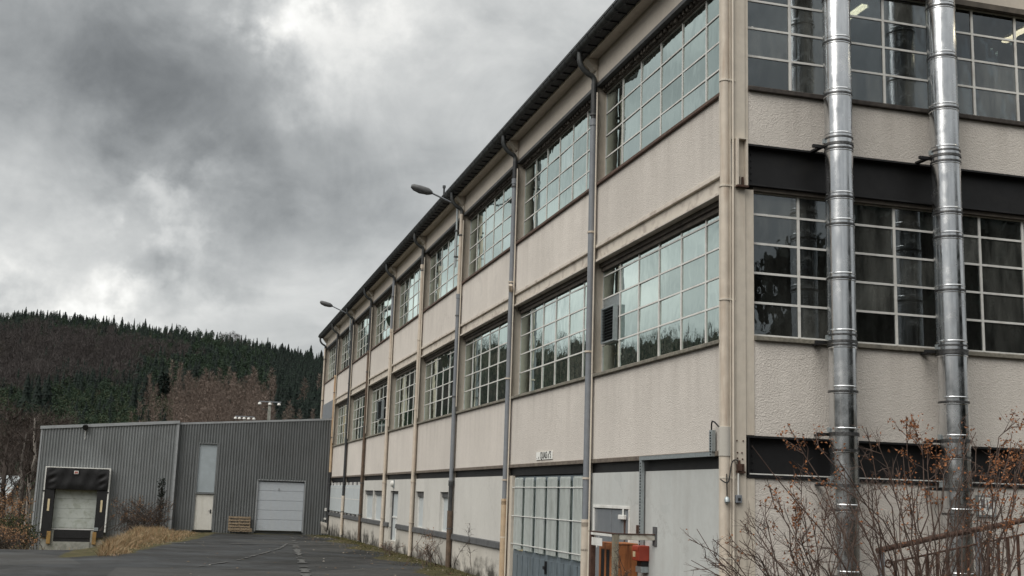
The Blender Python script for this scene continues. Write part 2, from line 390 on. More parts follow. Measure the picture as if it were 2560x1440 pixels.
M['glass'] = m_glass('window_glass', (.42, .52, .48), (.82, .955, .905), 1.72, 7.0)
M['glass_gable'] = m_glass('gable_glass', (.45, .48, .48), (.82, .88, .92), 1.52, 3.2)
def m_emit(name, col, s):
    m, t, b = newmat(name); b.inputs['Base Color'].default_value = (.8, .8, .8, 1)
    b.inputs['Emission Color'].default_value = (*col, 1); b.inputs['Emission Strength'].default_value = s; return m
M['tube_light'] = m_emit('lit_tube', (1, .86, .58), 4.0)
def m_leaf(name, cols, rough=.7, scale=None):
    m, t, b = newmat(name); g = N(t, 'ShaderNodeNewGeometry')
    fac = g.outputs['Random Per Island']
    c = ramp(t, fac, [(i / (len(cols) - 1), c) for i, c in enumerate(cols)])
    if scale:
        n = noise(t, pos(t), scale, 4, .6)
        c = mixc(t, ramp(t, n.outputs[0], [(.35, g3(0)), (.65, g3(.6))]), c, tuple(x * .7 for x in cols[0]))
    L(t, c, b.inputs['Base Color']); b.inputs['Roughness'].default_value = rough; b.inputs['Specular IOR Level'].default_value = .15
    return m
M['spruce'] = m_leaf('spruce_needles', [(.007, .012, .010), (.010, .018, .014), (.015, .026, .018)], scale=.05)
M['pine'] = m_leaf('pine_needles', [(.020, .036, .022), (.032, .053, .031), (.047, .071, .042)], scale=.04)
M['bare'] = m_leaf('bare_twigs', [(.044, .038, .037), (.064, .056, .054), (.088, .078, .074)], scale=.03)
M['larch'] = m_leaf('larch_twigs', [(.125, .096, .080), (.17, .132, .110), (.215, .170, .143)], scale=.03)
M['scrub'] = m_leaf('mixed_scrub', [(.026, .046, .024), (.044, .062, .032), (.074, .078, .044)], scale=.04)
M['bark'] = plain('bark', (.055, .043, .036), .9, var=.4, scale=20)
M['birch'] = plain('birch_bark', (.24, .215, .19), .8, var=.25, scale=6, dirt=(.06, .05, .045), dirt_amt=.9)
M['stem'] = plain('shrub_stem', (.085, .055, .043), .75, var=.4, scale=12, dirt=(.11, .085, .065), dirt_amt=.5)
M['stem_dark'] = plain('bramble_stem', (.05, .037, .03), .8, var=.4, scale=12)
M['leaf_orange'] = m_leaf('dead_orange_leaves', [(.17, .068, .030), (.26, .105, .045), (.36, .165, .080), (.20, .11, .06)])
M['leaf_brown'] = m_leaf('brown_leaves', [(.17, .095, .05), (.27, .15, .08), (.36, .23, .13)])
M['leaf_green'] = m_leaf('bramble_leaves', [(.022, .032, .014), (.045, .055, .022), (.075, .08, .035)])
M['straw'] = m_leaf('straw', [(.17, .115, .062), (.27, .185, .105), (.38, .29, .19), (.14, .14, .07), (.30, .185, .10), (.20, .12, .06)])
M['moss'] = m_leaf('moss', [(.045, .05, .015), (.08, .075, .022), (.11, .095, .04)])
M['litter'] = m_leaf('leaf_litter', [(.08, .05, .028), (.14, .09, .05), (.18, .13, .08), (.36, .34, .30)])

# ------------------------------------------------------------------ terrain
RIDGE = [(-180,.10),(-120,.115),(-70,.12),(-45,.125),(-30,.135),(-20,.128),(-8.65,.1215),(-7.34,.1262),(-5.26,.1245),(-2.95,.1225),(-.77,.122),(1.28,.1195),(3.75,.1125),(5.09,.108),(8,.10),(20,.085),(60,.08),(120,.10),(180,.10)]
RA = np.array([a for a, _ in RIDGE]); RE = np.array([e for _, e in RIDGE])
RR = 900.0
def sstep(a, b, x):
    t = np.clip((x - a) / (b - a), 0, 1); return t * t * (3 - 2 * t)
def bend(x, y, a, b):
    return np.sin(x * .013 + a) * np.cos(y * .011 + b) * 3.0 + np.sin(x * .031 + b) * np.sin(y * .027 + a) * 1.3
def height(x, y):
    x = np.asarray(x, float); y = np.asarray(y, float)
    dx, dy = x - CAM[0], y - CAM[1]
    r = np.hypot(dx, dy); az = np.degrees(np.arctan2(dx, dy))
    rh = np.interp(az, RA, RE) * RR + 2.0
    u = np.clip((r - 150) / (RR - 150), 0, 1)
    hill = (rh + 4) * (u ** 1.25) * (1.0)
    hill = np.where(r > RR, (rh + 4) - (r - RR) * .22, hill) + bend(x, y, .3, 1.1) * sstep(200, 420, r) * (1 - .75 * sstep(700, 900, r))
    flat = -0.12 * sstep(15, 48, y)
    # loading dock ramp dips towards the left-hand shed, the verge beyond it falls away
    dock = -1.05 * sstep(22, 45, y) * sstep(-9.6, -11.2, x) * sstep(-21, -15, x)
    bank = .10 * np.exp(-((x + 9.2) / .9) ** 2) * sstep(18, 24, y) * (1 - sstep(46, 48, y))
    fall = -1.4 * sstep(52, 110, r)
    return flat + dock + bank + fall + hill * sstep(150, 240, r)
H1 = lambda x, y: float(height(x, y))

# far ground and hills: one polar sheet reaching the horizon
def polar_sheet():
    rs = np.concatenate([np.linspace(0, 60, 13), np.geomspace(70, 1500, 60), [2200, 3600]])
    az = np.radians(np.arange(0, 360, 2.0)); V = []; 
    for r in rs:
        x = CAM[0] + r * np.sin(az); y = CAM[1] + r * np.cos(az)
        z = height(x, y)
        near = (x > -34) & (x < 3) & (y > -22) & (y < 66)
        z = np.where(near, z - 1.6, z - .02)
        z = np.where(r > 1500, -60, z)
        V.append(np.stack([x, y, z], 1))
    V = np.concatenate(V); n = len(az); T = []
    for i in range(len(rs) - 1):
        for k in range(n):
            k2 = (k + 1) % n
            T.append((i*n+k, i*n+k2, (i+1)*n+k2, (i+1)*n+k))
    return V, np.array(T)
def m_hillsoil():
    m, t, b = newmat('forest_floor'); n = noise(t, pos(t), .05, 7, .65)
    L(t, ramp(t, n.outputs[0], [(.3, (.026, .027, .019)), (.5, (.040, .036, .026)), (.7, (.052, .043, .033))]), b.inputs['Base Color'])
    b.inputs['Roughness'].default_value = .95; b.inputs['Specular IOR Level'].default_value = .1; return m
V, T = polar_sheet()
struct('hills', np_mesh('hills', V, T[:, ::-1], m_hillsoil(), True), 'wooded hills and valley ground around the yard')

# near ground: yard asphalt worn into soil at its edges
def yard_mask(x, y):
    """1 on tarmac, 0 on soil"""
    edge = np.interp(y, [-30, 16.5, 19, 22, 27, 31, 36, 42, 47, 60], [-40, -40, -11.6, -8.9, -8.35, -7.75, -6.9, -6.2, -5.9, -5.9])
    on = sstep(-.5, .5, x - edge)
    ramp_on = sstep(-15.2, -14.2, x) * (1 - sstep(-11.3, -10.3, x)) * sstep(12, 20, y) * (1 - sstep(33, 41, y))
    left = 1 - sstep(17, 21, y + (x + 12) * -.35)
    on = np.maximum(np.maximum(on, ramp_on), left * sstep(-30, -20, x))
    on = on * (1 - .85 * sstep(-1.6, -.5, x + .5 * np.sin(y * .9)) * sstep(12, 16, y))
    on = on * (1 - sstep(46.6, 47.8, y) * .8)
    return np.clip(on, 0, 1)
def N_sep(t, c):
    n = N(t, 'ShaderNodeSeparateColor'); L(t, c, n.inputs[0]); return n.outputs[0]
def m_yard():
    m, t, b = newmat('worn_asphalt'); p = pos(t)
    at = N(t, 'ShaderNodeAttribute', attribute_name='tarmac')
    n1 = noise(t, p, .45, 6, .62, .4); n2 = noise(t, p, 26, 4, .7); n3 = noise(t, pos(t, (.35, .42, 1)), .8, 6, .62, .5)
    asp = ramp(t, n1.outputs[0], [(.28, (.011, .0115, .0115)), (.5, (.018, .018, .0175)), (.72, (.038, .037, .034))])
    asp = mixc(t, ramp(t, n2.outputs[0], [(.45, g3(0)), (.75, g3(.30))]), asp, (.075, .073, .068))
    asp = mixc(t, ramp(t, n3.outputs[0], [(.46, g3(0)), (.66, g3(.6)), (.8, g3(.75))]), asp, (.015, .016, .017))
    asp = mixc(t, ramp(t, noise(t, pos(t, (.35, .42, 1)), .9, 8, .70).outputs[0], [(.48, g3(0)), (.66, g3(.85))]), asp, (.046, .051, .055))
    vo = N(t, 'ShaderNodeTexVoronoi', feature='DISTANCE_TO_EDGE'); vo.inputs['Scale'].default_value = .33
    L(t, vmath(t, 'ADD', p, vmath(t, 'MULTIPLY', noise(t, p, 1.3, 5, .65).outputs['Color'], (1.2, 1.2, 0)).outputs[0]).outputs[0], vo.inputs['Vector'])
    asp = mixc(t, ramp(t, vo.outputs['Distance'], [(.0, g3(.45)), (.012, g3(.25)), (.02, g3(0))]), asp, (.012, .012, .011))
    pt = N(t, 'ShaderNodeTexVoronoi', feature='F1'); pt.inputs['Scale'].default_value = .16; L(t, p, pt.inputs['Vector'])
    asp = mixc(t, fmath(t, 'MULTIPLY', fmath(t, 'GREATER_THAN', N_sep(t, pt.outputs['Color']), .66), .45), asp, (.060, .059, .055))
    so1 = noise(t, p, 2.2, 7, .65)
    soil = ramp(t, so1.outputs[0], [(.3, (.035, .028, .018)), (.5, (.06, .055, .022)), (.68, (.095, .075, .045))])
    f = fmath(t, 'ADD', at.outputs['Fac'], fmath(t, 'MULTIPLY', fmath(t, 'SUBTRACT', noise(t, p, 3.0, 6, .65).outputs[0], .5), .9))
    f = ramp(t, f, [(.42, g3(0)), (.58, g3(1))])
    L(t, mixc(t, f, soil, asp), b.inputs['Base Color'])
    wet = ramp(t, n3.outputs[0], [(.35, g3(.85)), (.68, g3(.42))])
    L(t, mixc(t, f, g3(.95), wet), b.inputs['Roughness']); b.inputs['Specular IOR Level'].default_value = .16
    bump(t, b, fmath(t, 'ADD', n2.outputs[0], fmath(t, 'MULTIPLY', so1.outputs[0], 1.5)), .3, .006)
    return m
def near_sheet():
    xs = np.arange(-34, 2.01, .3); ys = np.arange(-22, 66.01, .3)
    X, Y = np.meshgrid(xs, ys); Z = height(X, Y)
    rough = (np.sin(X*2.1+Y*.7)*np.sin(Y*1.7-X*.4)) * .02 + RNG.normal(0, .012, X.shape)
    mk = yard_mask(X, Y); Z = Z + rough * (1 - mk) + .012 * (np.sin(X*.8)*np.sin(Y*.6)) * mk
    border = (X < -33.5) | (X > 1.6) | (Y < -21.6) | (Y > 65.5)
    Z = np.where(border, Z - .8, Z)
    n = len(xs); V = np.stack([X, Y, Z], -1).reshape(-1, 3)
    I = np.arange(len(V)).reshape(X.shape)
    T = np.stack([I[:-1, :-1], I[:-1, 1:], I[1:, 1:], I[1:, :-1]], -1).reshape(-1, 4)
    me = np_mesh('yard_ground', V, T, m_yard(), True)
    a = me.attributes.new('tarmac', 'FLOAT', 'POINT'); a.data.foreach_set('value', mk.ravel().astype(np.float32))
    return me
struct('yard_ground', near_sheet(), 'dark damp asphalt yard edged with soil and moss')

# worn markings on the tarmac: strips that follow the ground 6 mm above it
def strip(pts, w, gaps=None, jitter=.0):
    V, T = [], []
    for i in range(len(pts) - 1):
        (x0, y0), (x1, y1) = pts[i], pts[i+1]; n = max(1, int(math.hypot(x1-x0, y1-y0) / .35))
        for k in range(n):
            if gaps and random.random() < gaps: continue
            a, b_ = k / n, (k + 1) / n
            dx, dy = x1-x0, y1-y0; l = math.hypot(dx, dy); nx, ny = -dy/l, dx/l
            ww = w * (1 + random.uniform(-jitter, jitter))
            q = [(x0+dx*a+nx*ww/2, y0+dy*a+ny*ww/2), (x0+dx*a-nx*ww/2, y0+dy*a-ny*ww/2), (x0+dx*b_-nx*ww/2, y0+dy*b_-ny*ww/2), (x0+dx*b_+nx*ww/2, y0+dy*b_+ny*ww/2)]
            o = len(V)
            for (x, y) in q: V.append((x, y, H1(x, y) + .020 + .012*math.sin(x*.8)*math.sin(y*.6)))
            T.append((o, o+1, o+2, o+3))
    return np.array(V), np.array(T)
def m_mark():
    m, t, b = newmat('worn_line_paint'); n = noise(t, pos(t), 9, 6, .7)
    L(t, ramp(t, n.outputs[0], [(.42, (.035, .035, .034)), (.66, (.12, .12, .113))]), b.inputs['Base Color']); b.inputs['Roughness'].default_value = .8; return m
MK = m_mark()
V, T = strip([(-2.6, 40), (-3.1, 33), (-3.5, 28), (-3.85, 22.9), (-4.15, 18.8), (-4.5, 14.3), (-4.8, 11)], .20, .28, .5)
struct('road_marking', np_mesh('road_marking', V, T, MK), 'worn pale line running along the yard')
V, T = strip([(-7.3, 16.2), (-6.6, 18.2), (-5.8, 20.4), (-4.9, 24.2), (-4.0, 28.6), (-3.4, 33)], .09, .2, .5)
struct('road_marking', np_mesh('road_marking', V, T, MK), 'thin pale seam curving across the yard')
V, T = strip([(-8.2, 31), (-5, 31.6), (-1.5, 32.2)], .25, .15, .4)
struct('road_marking', np_mesh('road_marking', V, T, MK), 'faint pale cross line in front of the shed')
exec_after = []

# ------------------------------------------------------------------ factory building
NB = 9; BAY = 6.0
BLD = thing('factory_building', 'long beige three-storey factory with gridded steel windows', 'building')
_shared = {}
def rep(name, key, build, mat, n, smooth=False, parent=None, bevel=0, label=None):
    """the same piece in bay n (mesh data shared)"""
    if key not in _shared:
        mb = MB(); build(mb); _shared[key] = mb.mesh(name, mat, smooth)
    o = link(name, _shared[key], parent or BLD, (0, BAY * n, 0))
    if bevel:
        b = o.modifiers.new('bevel', 'BEVEL'); b.width = bevel; b.segments = 2
    if label: o['label'] = label
    return o
Y0, Y1 = .36, 6.16
PX = .20            # glazing plane behind the facade
US = [Y0 + (Y1 - Y0) * k / 6 for k in range(7)]
ZL = [4.50, 5.05, 5.505, 5.965, 6.425, 6.86]
ZU = [8.34, 8.885, 9.345, 9.815, 10.26]

def window(parent, axis, plane, us, zs, off, singles, gm, bar=.034, skip=(), open_=None, tilt=.42, edge=True):
    """a glazed steel window: frame with its bars; panes as objects of their own (singles) or joined"""
    mb = MB(); h = bar / 2
    def bx(u0, u1, z0, z1, d0, d1):
        if axis == 'y': mb.box(plane + d0, plane + d1, u0, u1, z0, z1)
        else: mb.box(u0, u1, plane + d0, plane + d1, z0, z1)
    for i, u in enumerate(us):
        bx(u - h, u + h, zs[0], zs[-1], -.020, .030)
    for j, z in enumerate(zs):
        for i in range(len(us) - 1):
            bx(us[i] + h, us[i+1] - h, z - h * .8, z + h * .8, -.018, .028)
    w = link('window', mb.mesh('window', M['frame_white']), parent, (0, off, 0) if axis == 'y' else (off, 0, 0))
    joined = MB(); cache = {}
    for i in range(len(us) - 1):
        for j in range(len(zs) - 1):
            if (i, j) in skip: continue
            wd, hg = us[i+1] - us[i] - bar * .7, zs[j+1] - zs[j] - bar * .6
            cu, cz = (us[i] + us[i+1]) / 2, (zs[j] + zs[j+1]) / 2
            if i < singles:
                k = (round(wd, 3), round(hg, 3), axis)
                if k not in _shared:
                    q = MB()
                    if axis == 'y': q.box(-.003, .003, -wd/2, wd/2, -hg/2, hg/2)
                    else: q.box(-wd/2, wd/2, -.003, .003, -hg/2, hg/2)
                    _shared[k] = q.mesh('glass_pane', gm)
                g = link('glass_pane', _shared[k], w, (plane, cu, cz) if axis == 'y' else (cu, plane, cz))
                a, c = random.gauss(0, R(tilt)), random.gauss(0, R(tilt))
                g.rotation_euler = (0, a, c) if axis == 'y' else (a, 0, c)
                if open_ == (i, j):
                    g.rotation_euler = (0, R(-16), 0); g.location[0] -= .05
            else:
                a, c = random.gauss(0, R(tilt)), random.gauss(0, R(tilt))
                if open_ == (i, j): a = R(-16)
                vs = []
                for dx in (-.003, .003):
                    for (du, dz) in ((-wd/2, -hg/2), (wd/2, -hg/2), (wd/2, hg/2), (-wd/2, hg/2)):
                        vs.append((plane + dx + dz * a - du * c, cu + du, cz + dz) if axis == 'y' else (cu + du, plane + dx + dz * a + du * c, cz + dz))
                joined.add(vs, [(0,1,2,3),(7,6,5,4),(0,4,5,1),(1,5,6,2),(2,6,7,3),(3,7,4,0)])
    if joined.v:
        o = link('glass_panes', joined.mesh('glass_panes', gm), w); o['kind'] = 'stuff'
    return w

for n in range(NB):
    # storey two spandrel, sill, glazing, lintel
    rep('stucco_panel', 'sp1', lambda b: b.box(0, .19, Y0, Y1, 2.82, 4.40), M['stucco'], n)
    if n < 8:
        rep('window_sill', 'si1', lambda b: b.hexa([(-.06,Y0-.02,4.395),(.26,Y0-.02,4.395),(.26,Y1+.02,4.395),(-.06,Y1+.02,4.395),(-.06,Y0-.02,4.455),(.26,Y0-.02,4.49),(.26,Y1+.02,4.49),(-.06,Y1+.02,4.455)]), M['sill_light'], n, bevel=.008)
        sk = {0: [(5, 1), (5, 2)], 5: [(2, 1), (2, 2), (3, 1), (3, 2)]}.get(n, ())
        window(BLD, 'y', PX, US, ZL, BAY * n, 6 if n < 4 else 0, M['glass'], skip=sk, open_={3: (2, 3), 6: (1, 4)}.get(n), edge=True)
        rep('lintel_beam', 'li1', lambda b: b.box(-.035, .24, Y0-.02, Y1+.01, 6.965, 7.035).box(.02, .24, Y0, Y1, 6.735, 6.963).box(-.03, .24, Y0-.02, Y1+.01, 6.685, 6.733), M['cream_rust'], n, bevel=.006)
        rep('blind_box', 'bb1', lambda b: b.box(.10, .185, Y0, Y1, 6.60, 6.683).box(.14, .19, Y0+.03, Y1-.03, 6.52, 6.598), M['brown_steel'], n)
    else:
        rep('stucco_panel', 'sp1b', lambda b: b.box(0, .19, Y0, Y1, 4.402, 7.034), M['stucco'], n)
    rep('stucco_panel', 'sp2', lambda b: b.box(0, .19, Y0, Y1, 7.037, 8.245), M['stucco'], n)
    rep('window_sill', 'si2', lambda b: b.hexa([(-.055,Y0-.02,8.247),(.26,Y0-.02,8.247),(.26,Y1+.02,8.247),(-.055,Y1+.02,8.247),(-.055,Y0-.02,8.305),(.26,Y0-.02,8.335),(.26,Y1+.02,8.335),(-.055,Y1+.02,8.305)]), M['sill_brown'], n, bevel=.008)
    window(BLD, 'y', PX, US, ZU, BAY * n, 6 if n < 4 else 0, M['glass'], open_={5: (2, 1)}.get(n))
    rep('lintel_beam', 'li2', lambda b: b.box(-.03, .24, Y0-.02, Y1+.01, 10.37, 10.448), M['steel_grey'], n, bevel=.006)
    def comb(b):
        b.box(.13, .19, Y0, Y1, 10.262, 10.368)
        y = Y0 + .04
        while y < Y1 - .1:
            b.box(.07, .128, y, y + random.uniform(.06, .14), 10.275 + random.uniform(0, .04), 10.366); y += .16
    rep('blind_box', 'bb2', comb, M['brown_steel'], n)
    rep('render_band', 'rb', lambda b: b.box(0, .19, Y0, Y1, 10.45, 11.22), M['band'], n)
    # steel column and its head bracket
    rep('column', 'col', lambda b: b.box(-.028, .22, 6.165, 6.355, 0, 11.0).box(-.045, -.029, 6.163, 6.180, 0, 11.0), M['cream'], n)
    rep('eaves_bracket', 'ebr', lambda b: b.hexa([(-.07,6.15,10.74),(-.03,6.15,10.74),(-.03,6.37,10.74),(-.07,6.37,10.74),(-.26,6.15,10.97),(-.03,6.15,10.97),(-.03,6.37,10.97),(-.26,6.37,10.97)]), M['cream'], n)

# eaves: board, slates, gutter with hooks, roof
part('eaves_board', MB().box(-.24, -.012, -.3, 54.5, 10.975, 11.02), M['cream'], BLD)
sf = part('eaves_soffit', MB().box(-.44, -.2, -.3, 54.5, 11.025, 11.06), M['slate'], BLD)
mb = MB(); y = -.3
while y < 54.4:
    mb.hexa([(-.43,y,11.0),(-.235,y,11.0),(-.235,y+.05,11.0),(-.43,y+.05,11.0),(-.43,y,11.024),(-.235,y,11.024),(-.235,y+.05,11.024),(-.43,y+.05,11.024)]); y += .42
part('soffit_battens', mb, M['black'], sf, kind='stuff')
def halfround(mb, y0, y1, cx, cz, r, n=10):
    vs = []
    for yy in (y0, y1):
        for rr in (r, r - .006):
            for k in range(n + 1):
                q = math.pi + math.pi * k / n
                vs.append((cx + rr * math.cos(q), yy, cz + rr * math.sin(q)))
    m_ = n + 1; f = []
    for k in range(n):
        f.append((k, k+1, 2*m_+k+1, 2*m_+k)); f.append((m_+k, 3*m_+k, 3*m_+k+1, m_+k+1))
        f.append((k, m_+k, m_+k+1, k+1)); f.append((2*m_+k, 2*m_+k+1, 3*m_+k+1, 3*m_+k))
    f += [(0, 2*m_, 3*m_, m_), (n, m_+n, 3*m_+n, 2*m_+n)]
    mb.add(vs, f)
mb = MB(); halfround(mb, -.3, 54.5, -.42, 11.14, .105)
mb.tube([(-.526, -.3, 11.14), (-.526, 54.5, 11.14)], .012, 8)
gut = part('gutter', mb, M['gutter'], BLD, smooth=True)
hk = MB(); halfround(hk, -.02, .02, 0, 0, .118); hk.box(-.126, -.105, -.02, .02, -.01, .012)
hm = hk.mesh('gutter_hook', M['gutter'])
sl_ = MB(); halfround(sl_, -.06, .06, 0, 0, .112); sm_ = sl_.mesh('gutter_joint', M['gutter'])
for k in range(109):
    link('gutter_hook', hm, gut, (-.42, -.1 + .5 * k, 11.14))
for k in range(14): link('gutter_joint', sm_, gut, (-.42, 2.1 + 4 * k, 11.14))
mb = MB()
mb.hexa([(-.5,-.32,11.17),(10,-.32,13.1),(10,54.5,13.1),(-.5,54.5,11.17),(-.5,-.32,11.23),(10,-.32,13.16),(10,54.5,13.16),(-.5,54.5,11.23)])
mb.hexa([(10.002,-.32,13.1),(20.5,-.32,11.17),(20.5,54.5,11.17),(10.002,54.5,13.1),(10.002,-.32,13.16),(20.5,-.32,11.23),(20.5,54.5,11.23),(10.002,54.5,13.16)])
roof = part('roof', mb, M['slate'], BLD)
part('roof_vent', MB().box(-.35, -.15, 18.1, 18.35, 11.26, 11.42), M['slate'], roof)

# ---- ground floor, bay by bay
LEDGE = lambda y0, y1: (lambda b: b.hexa([(-.075,y0,.80),(.0,y0,.80),(.0,y1,.80),(-.075,y1,.80),(-.055,y0,.95),(.0,y0,.965),(.0,y1,.965),(-.055,y1,.95)]))
def panel(name, y0, y1, z0, z1, mat, x0=0.0, x1=.19, **k):
    return part(name, MB().box(x0, x1, y0, y1, z0, z1), mat, BLD, **k)
for n in range(NB):
    rep('floor_beam', 'fb', lambda b: b.box(.04, .19, Y0, Y1, 2.555, 2.735), M['steel_dark'], n)
    rep('concrete_ledge', 'cl', lambda b: b.box(-.035, .19, Y0-.01, Y1+.01, 2.738, 2.817), M['sill'] if n else M['sill'], n, bevel=.008)
# bay 1: grey wall with double door
panel('ground_wall', .36, 4.03, -.2, 2.552, M['render_grey'])
panel('ground_wall', 5.95, 6.16, -.2, 2.552, M['render_grey'])
panel('ground_wall', 4.032, 5.948, 1.96, 2.552, M['render_grey'])
dr = part('double_door', MB().box(.05, .11, 4.09, 5.89, -.1, 1.90), M['door_grey'], BLD, label='grey double door with chipped white frame')
part('door_frame', MB().box(-.012, .12, 4.032, 4.088, -.1, 1.90).box(-.012, .12, 5.892, 5.947, -.1, 1.90).box(-.015, .12, 4.032, 5.947, 1.902, 1.958), M['white_paint'], dr, bevel=.006)
part('door_leaf', MB().box(.012, .048, 5.0, 5.885, -.08, 1.885), M['door_grey'], dr, bevel=.006)
part('door_leaf', MB().box(.012, .048, 4.095, 4.975, -.08, 1.885), M['door_grey'], dr, bevel=.006)
part('door_closer', MB().box(-.05, .010, 4.22, 4.50, 1.72, 1.80).box(-.03, -.005, 4.3, 4.34, 1.79, 1.9), M['white_paint'], dr, bevel=.008)
part('rust_run', MB().add([(.009, 4.26, 1.70), (.009, 4.36, 1.70), (.009, 4.33, 1.1), (.009, 4.29, .9)], [(0,1,2,3)]), M['rust'], dr)
# bay 2: folding loading gate
yA, yB = 6.37, 12.15
panel('gate_jamb', 11.80, 12.158, -.2, 2.552, M['cream'], -.01, .19)
panel('gate_jamb', 6.362, 6.50, -.2, 2.552, M['cream'], -.01, .19)
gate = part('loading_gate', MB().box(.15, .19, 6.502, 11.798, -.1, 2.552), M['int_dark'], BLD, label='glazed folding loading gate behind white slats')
gx = .06
ng = 6; gw = (11.78 - 6.52) / ng
slat = MB().box(-.012, .012, -.027, .027, -.80, .80); slm = None
slat.add([(-.012,-.029,.80),(.012,-.029,.80),(.012,.029,.80),(-.012,.029,.80),(-.012,0,.84),(.012,0,.84)], [(0,1,5,4),(2,3,4,5),(1,2,5),(3,0,4)])
slm = slat.mesh('slat', M['slat'])
for g in range(ng):
    u0 = 6.52 + g * gw
    part('gate_leaf', MB().box(.06, .14, u0 + .01, u0 + gw - .01, -.08, .82).box(.045, .058, u0 + .05, u0 + gw/2 - .03, .1, .74).box(.045, .058, u0 + gw/2 + .03, u0 + gw - .05, .1, .74), M['door_blue'], gate, bevel=.004)
    mb = MB().box(.07, .13, u0 + .01, u0 + .07, .822, 2.53).box(.07, .13, u0 + gw - .07, u0 + gw - .01, .822, 2.53).box(.07, .13, u0+.071, u0+gw-.071, 2.42, 2.53)
    part('gate_leaf_frame', mb, M['door_blue'], gate)
    part('gate_glass', MB().box(.098, .102, u0 + .072, u0 + gw - .072, .823, 2.418), M['glass'], gate)
    for k in range(8):
        if g == 0 and k == 0: continue
        s = link('slat', slm, gate, (.02, u0 + .10 + k * .083, 1.66)); s.rotation_euler = (random.gauss(0, .004), 0, random.gauss(0, .06))
for z in (.98, 1.62, 2.28):
    part('slat_rail', MB().box(-.006, .006, 6.52, 11.78, z - .009, z + .009), M['white_paint'], gate)
part('gate_handle', MB().box(.0, .043, 9.0, 9.06, .45, .72).box(-.03, -.0, 8.97, 9.09, .55, .62), M['black'], gate, bevel=.006)
# bay 3: blank wall over a ledge
def plinth_bay(n, y0=None, y1=None):
    a, b_ = (Y0 + BAY*n if y0 is None else y0), (Y1 + BAY*n if y1 is None else y1)
    part('plinth', MB().box(-.012, .19, a, b_, -.3, .798), M['plinth'], BLD)
    part('plinth_ledge', (lambda m_: (LEDGE(a, b_)(m_), m_)[1])(MB()), M['steel_grey'], BLD, bevel=.006)
plinth_bay(2); panel('ground_wall', 12.36, 18.16, .80, 2.552, M['render_white'])
def wall_with_openings(n, ops, zt=2.135, zb=.97):
    """ops: list of (y0, y1) openings between the ledge and the head"""
    y = Y0 + BAY * n; e = Y1 + BAY * n
    for (a, b_) in sorted(ops):
        if a - y > .01: panel('ground_wall', y, a - .001, .80, 2.552, M['render_white'])
        panel('ground_wall', a, b_, zt, 2.552, M['render_white']); y = b_ + .001
    if e - y > .01: panel('ground_wall', y, e, .80, 2.552, M['render_white'])
def small_window(a, b_, zb=.93, zt=2.134):
    w = part('window', MB().box(.13, .18, a, b_, zb, zt), M['shutter'], BLD, label='narrow ground floor window with pale shutter')
    part('window_frame', MB().box(.09, .128, a, a+.05, zb, zt).box(.09, .128, b_-.05, b_, zb, zt).box(.09, .128, a+.051, b_-.051, zb, zb+.05).box(.09, .128, a+.051, b_-.051, zt-.16, zt-.10), M['frame_white'], w)
    part('shutter_box', MB().box(.06, .088, a+.02, b_-.02, zt-.16, zt-.01), M['steel_grey'], w)
plinth_bay(3); o4 = [(18.9, 20.05), (22.62, 23.98)]; wall_with_openings(3, o4)
for a, b_ in o4: small_window(a, b_)
plinth_bay(4, 24.36, 27.38); plinth_bay(4, 29.12, 30.16)
wall_with_openings(4, [(27.4, 29.1)])
part('plinth', MB().box(.02, .19, 27.382, 29.118, -.3, .32), M['plinth'], BLD)
d = part('side_door', MB().box(.13, .18, 27.4, 29.1, .32, 2.134), M['shutter'], BLD, label='recessed pale door with weathered base')
part('door_frame', MB().box(.08, .128, 27.4, 27.47, .32, 2.134).box(.08, .128, 29.03, 29.1, .32, 2.134).box(.08, .128, 27.472, 29.028, 2.05, 2.134), M['steel_grey'], d)
part('door_rail', MB().box(.10, .128, 27.48, 29.02, 1.15, 1.2).box(.10, .128, 28.2, 28.26, .33, 1.149), M['white_paint'], d)
part('door_handle', MB().box(.05, .098, 27.6, 27.66, 1.22, 1.4), M['white_paint'], d)
plinth_bay(5); o6 = [(31.0, 33.22), (33.42, 35.75)]; wall_with_openings(5, o6)
for a, b_ in o6: small_window(a, b_)
for n in (6, 7):
    plinth_bay(n); a, b_ = Y0 + BAY*n, Y1 + BAY*n
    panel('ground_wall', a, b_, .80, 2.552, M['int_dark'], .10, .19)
    k = 4; w_ = (b_ - a - .1) / k
    for i in range(k):
        u = a + .05 + i * w_
        s = part('shutter_panel', MB().box(-.02, .03, u + .01, u + w_ - .01, 1.06, 2.36), M['shutter'], BLD, bevel=.006)
        part('shutter_seam', MB().box(-.026, -.021, u + .02, u + w_ - .02, 1.70, 1.73).box(-.026, -.021, u + .02, u + w_ - .02, 2.22, 2.24), M['white_paint'], s)
        part('shutter_tabs', MB().box(0, .09, u + .1, u + .16, 2.361, 2.5).box(0, .09, u + w_ - .2, u + w_ - .14, 2.361, 2.5).box(0, .09, u + .12, u + .2, .98, 1.058).box(0, .09, u + w_ - .24, u + w_ - .16, .98, 1.058), M['frame_white'], s)
panel('ground_wall', Y0 + 48, Y1 + 48, -.2, 2.552, M['render_white'])
part('service_panel', MB().box(-.06, -.001, 49.2, 53.9, 6.03, 7.00), M['pipe_grey'], BLD, bevel=.01, label='flat grey sheet-metal panel above the shed roof')

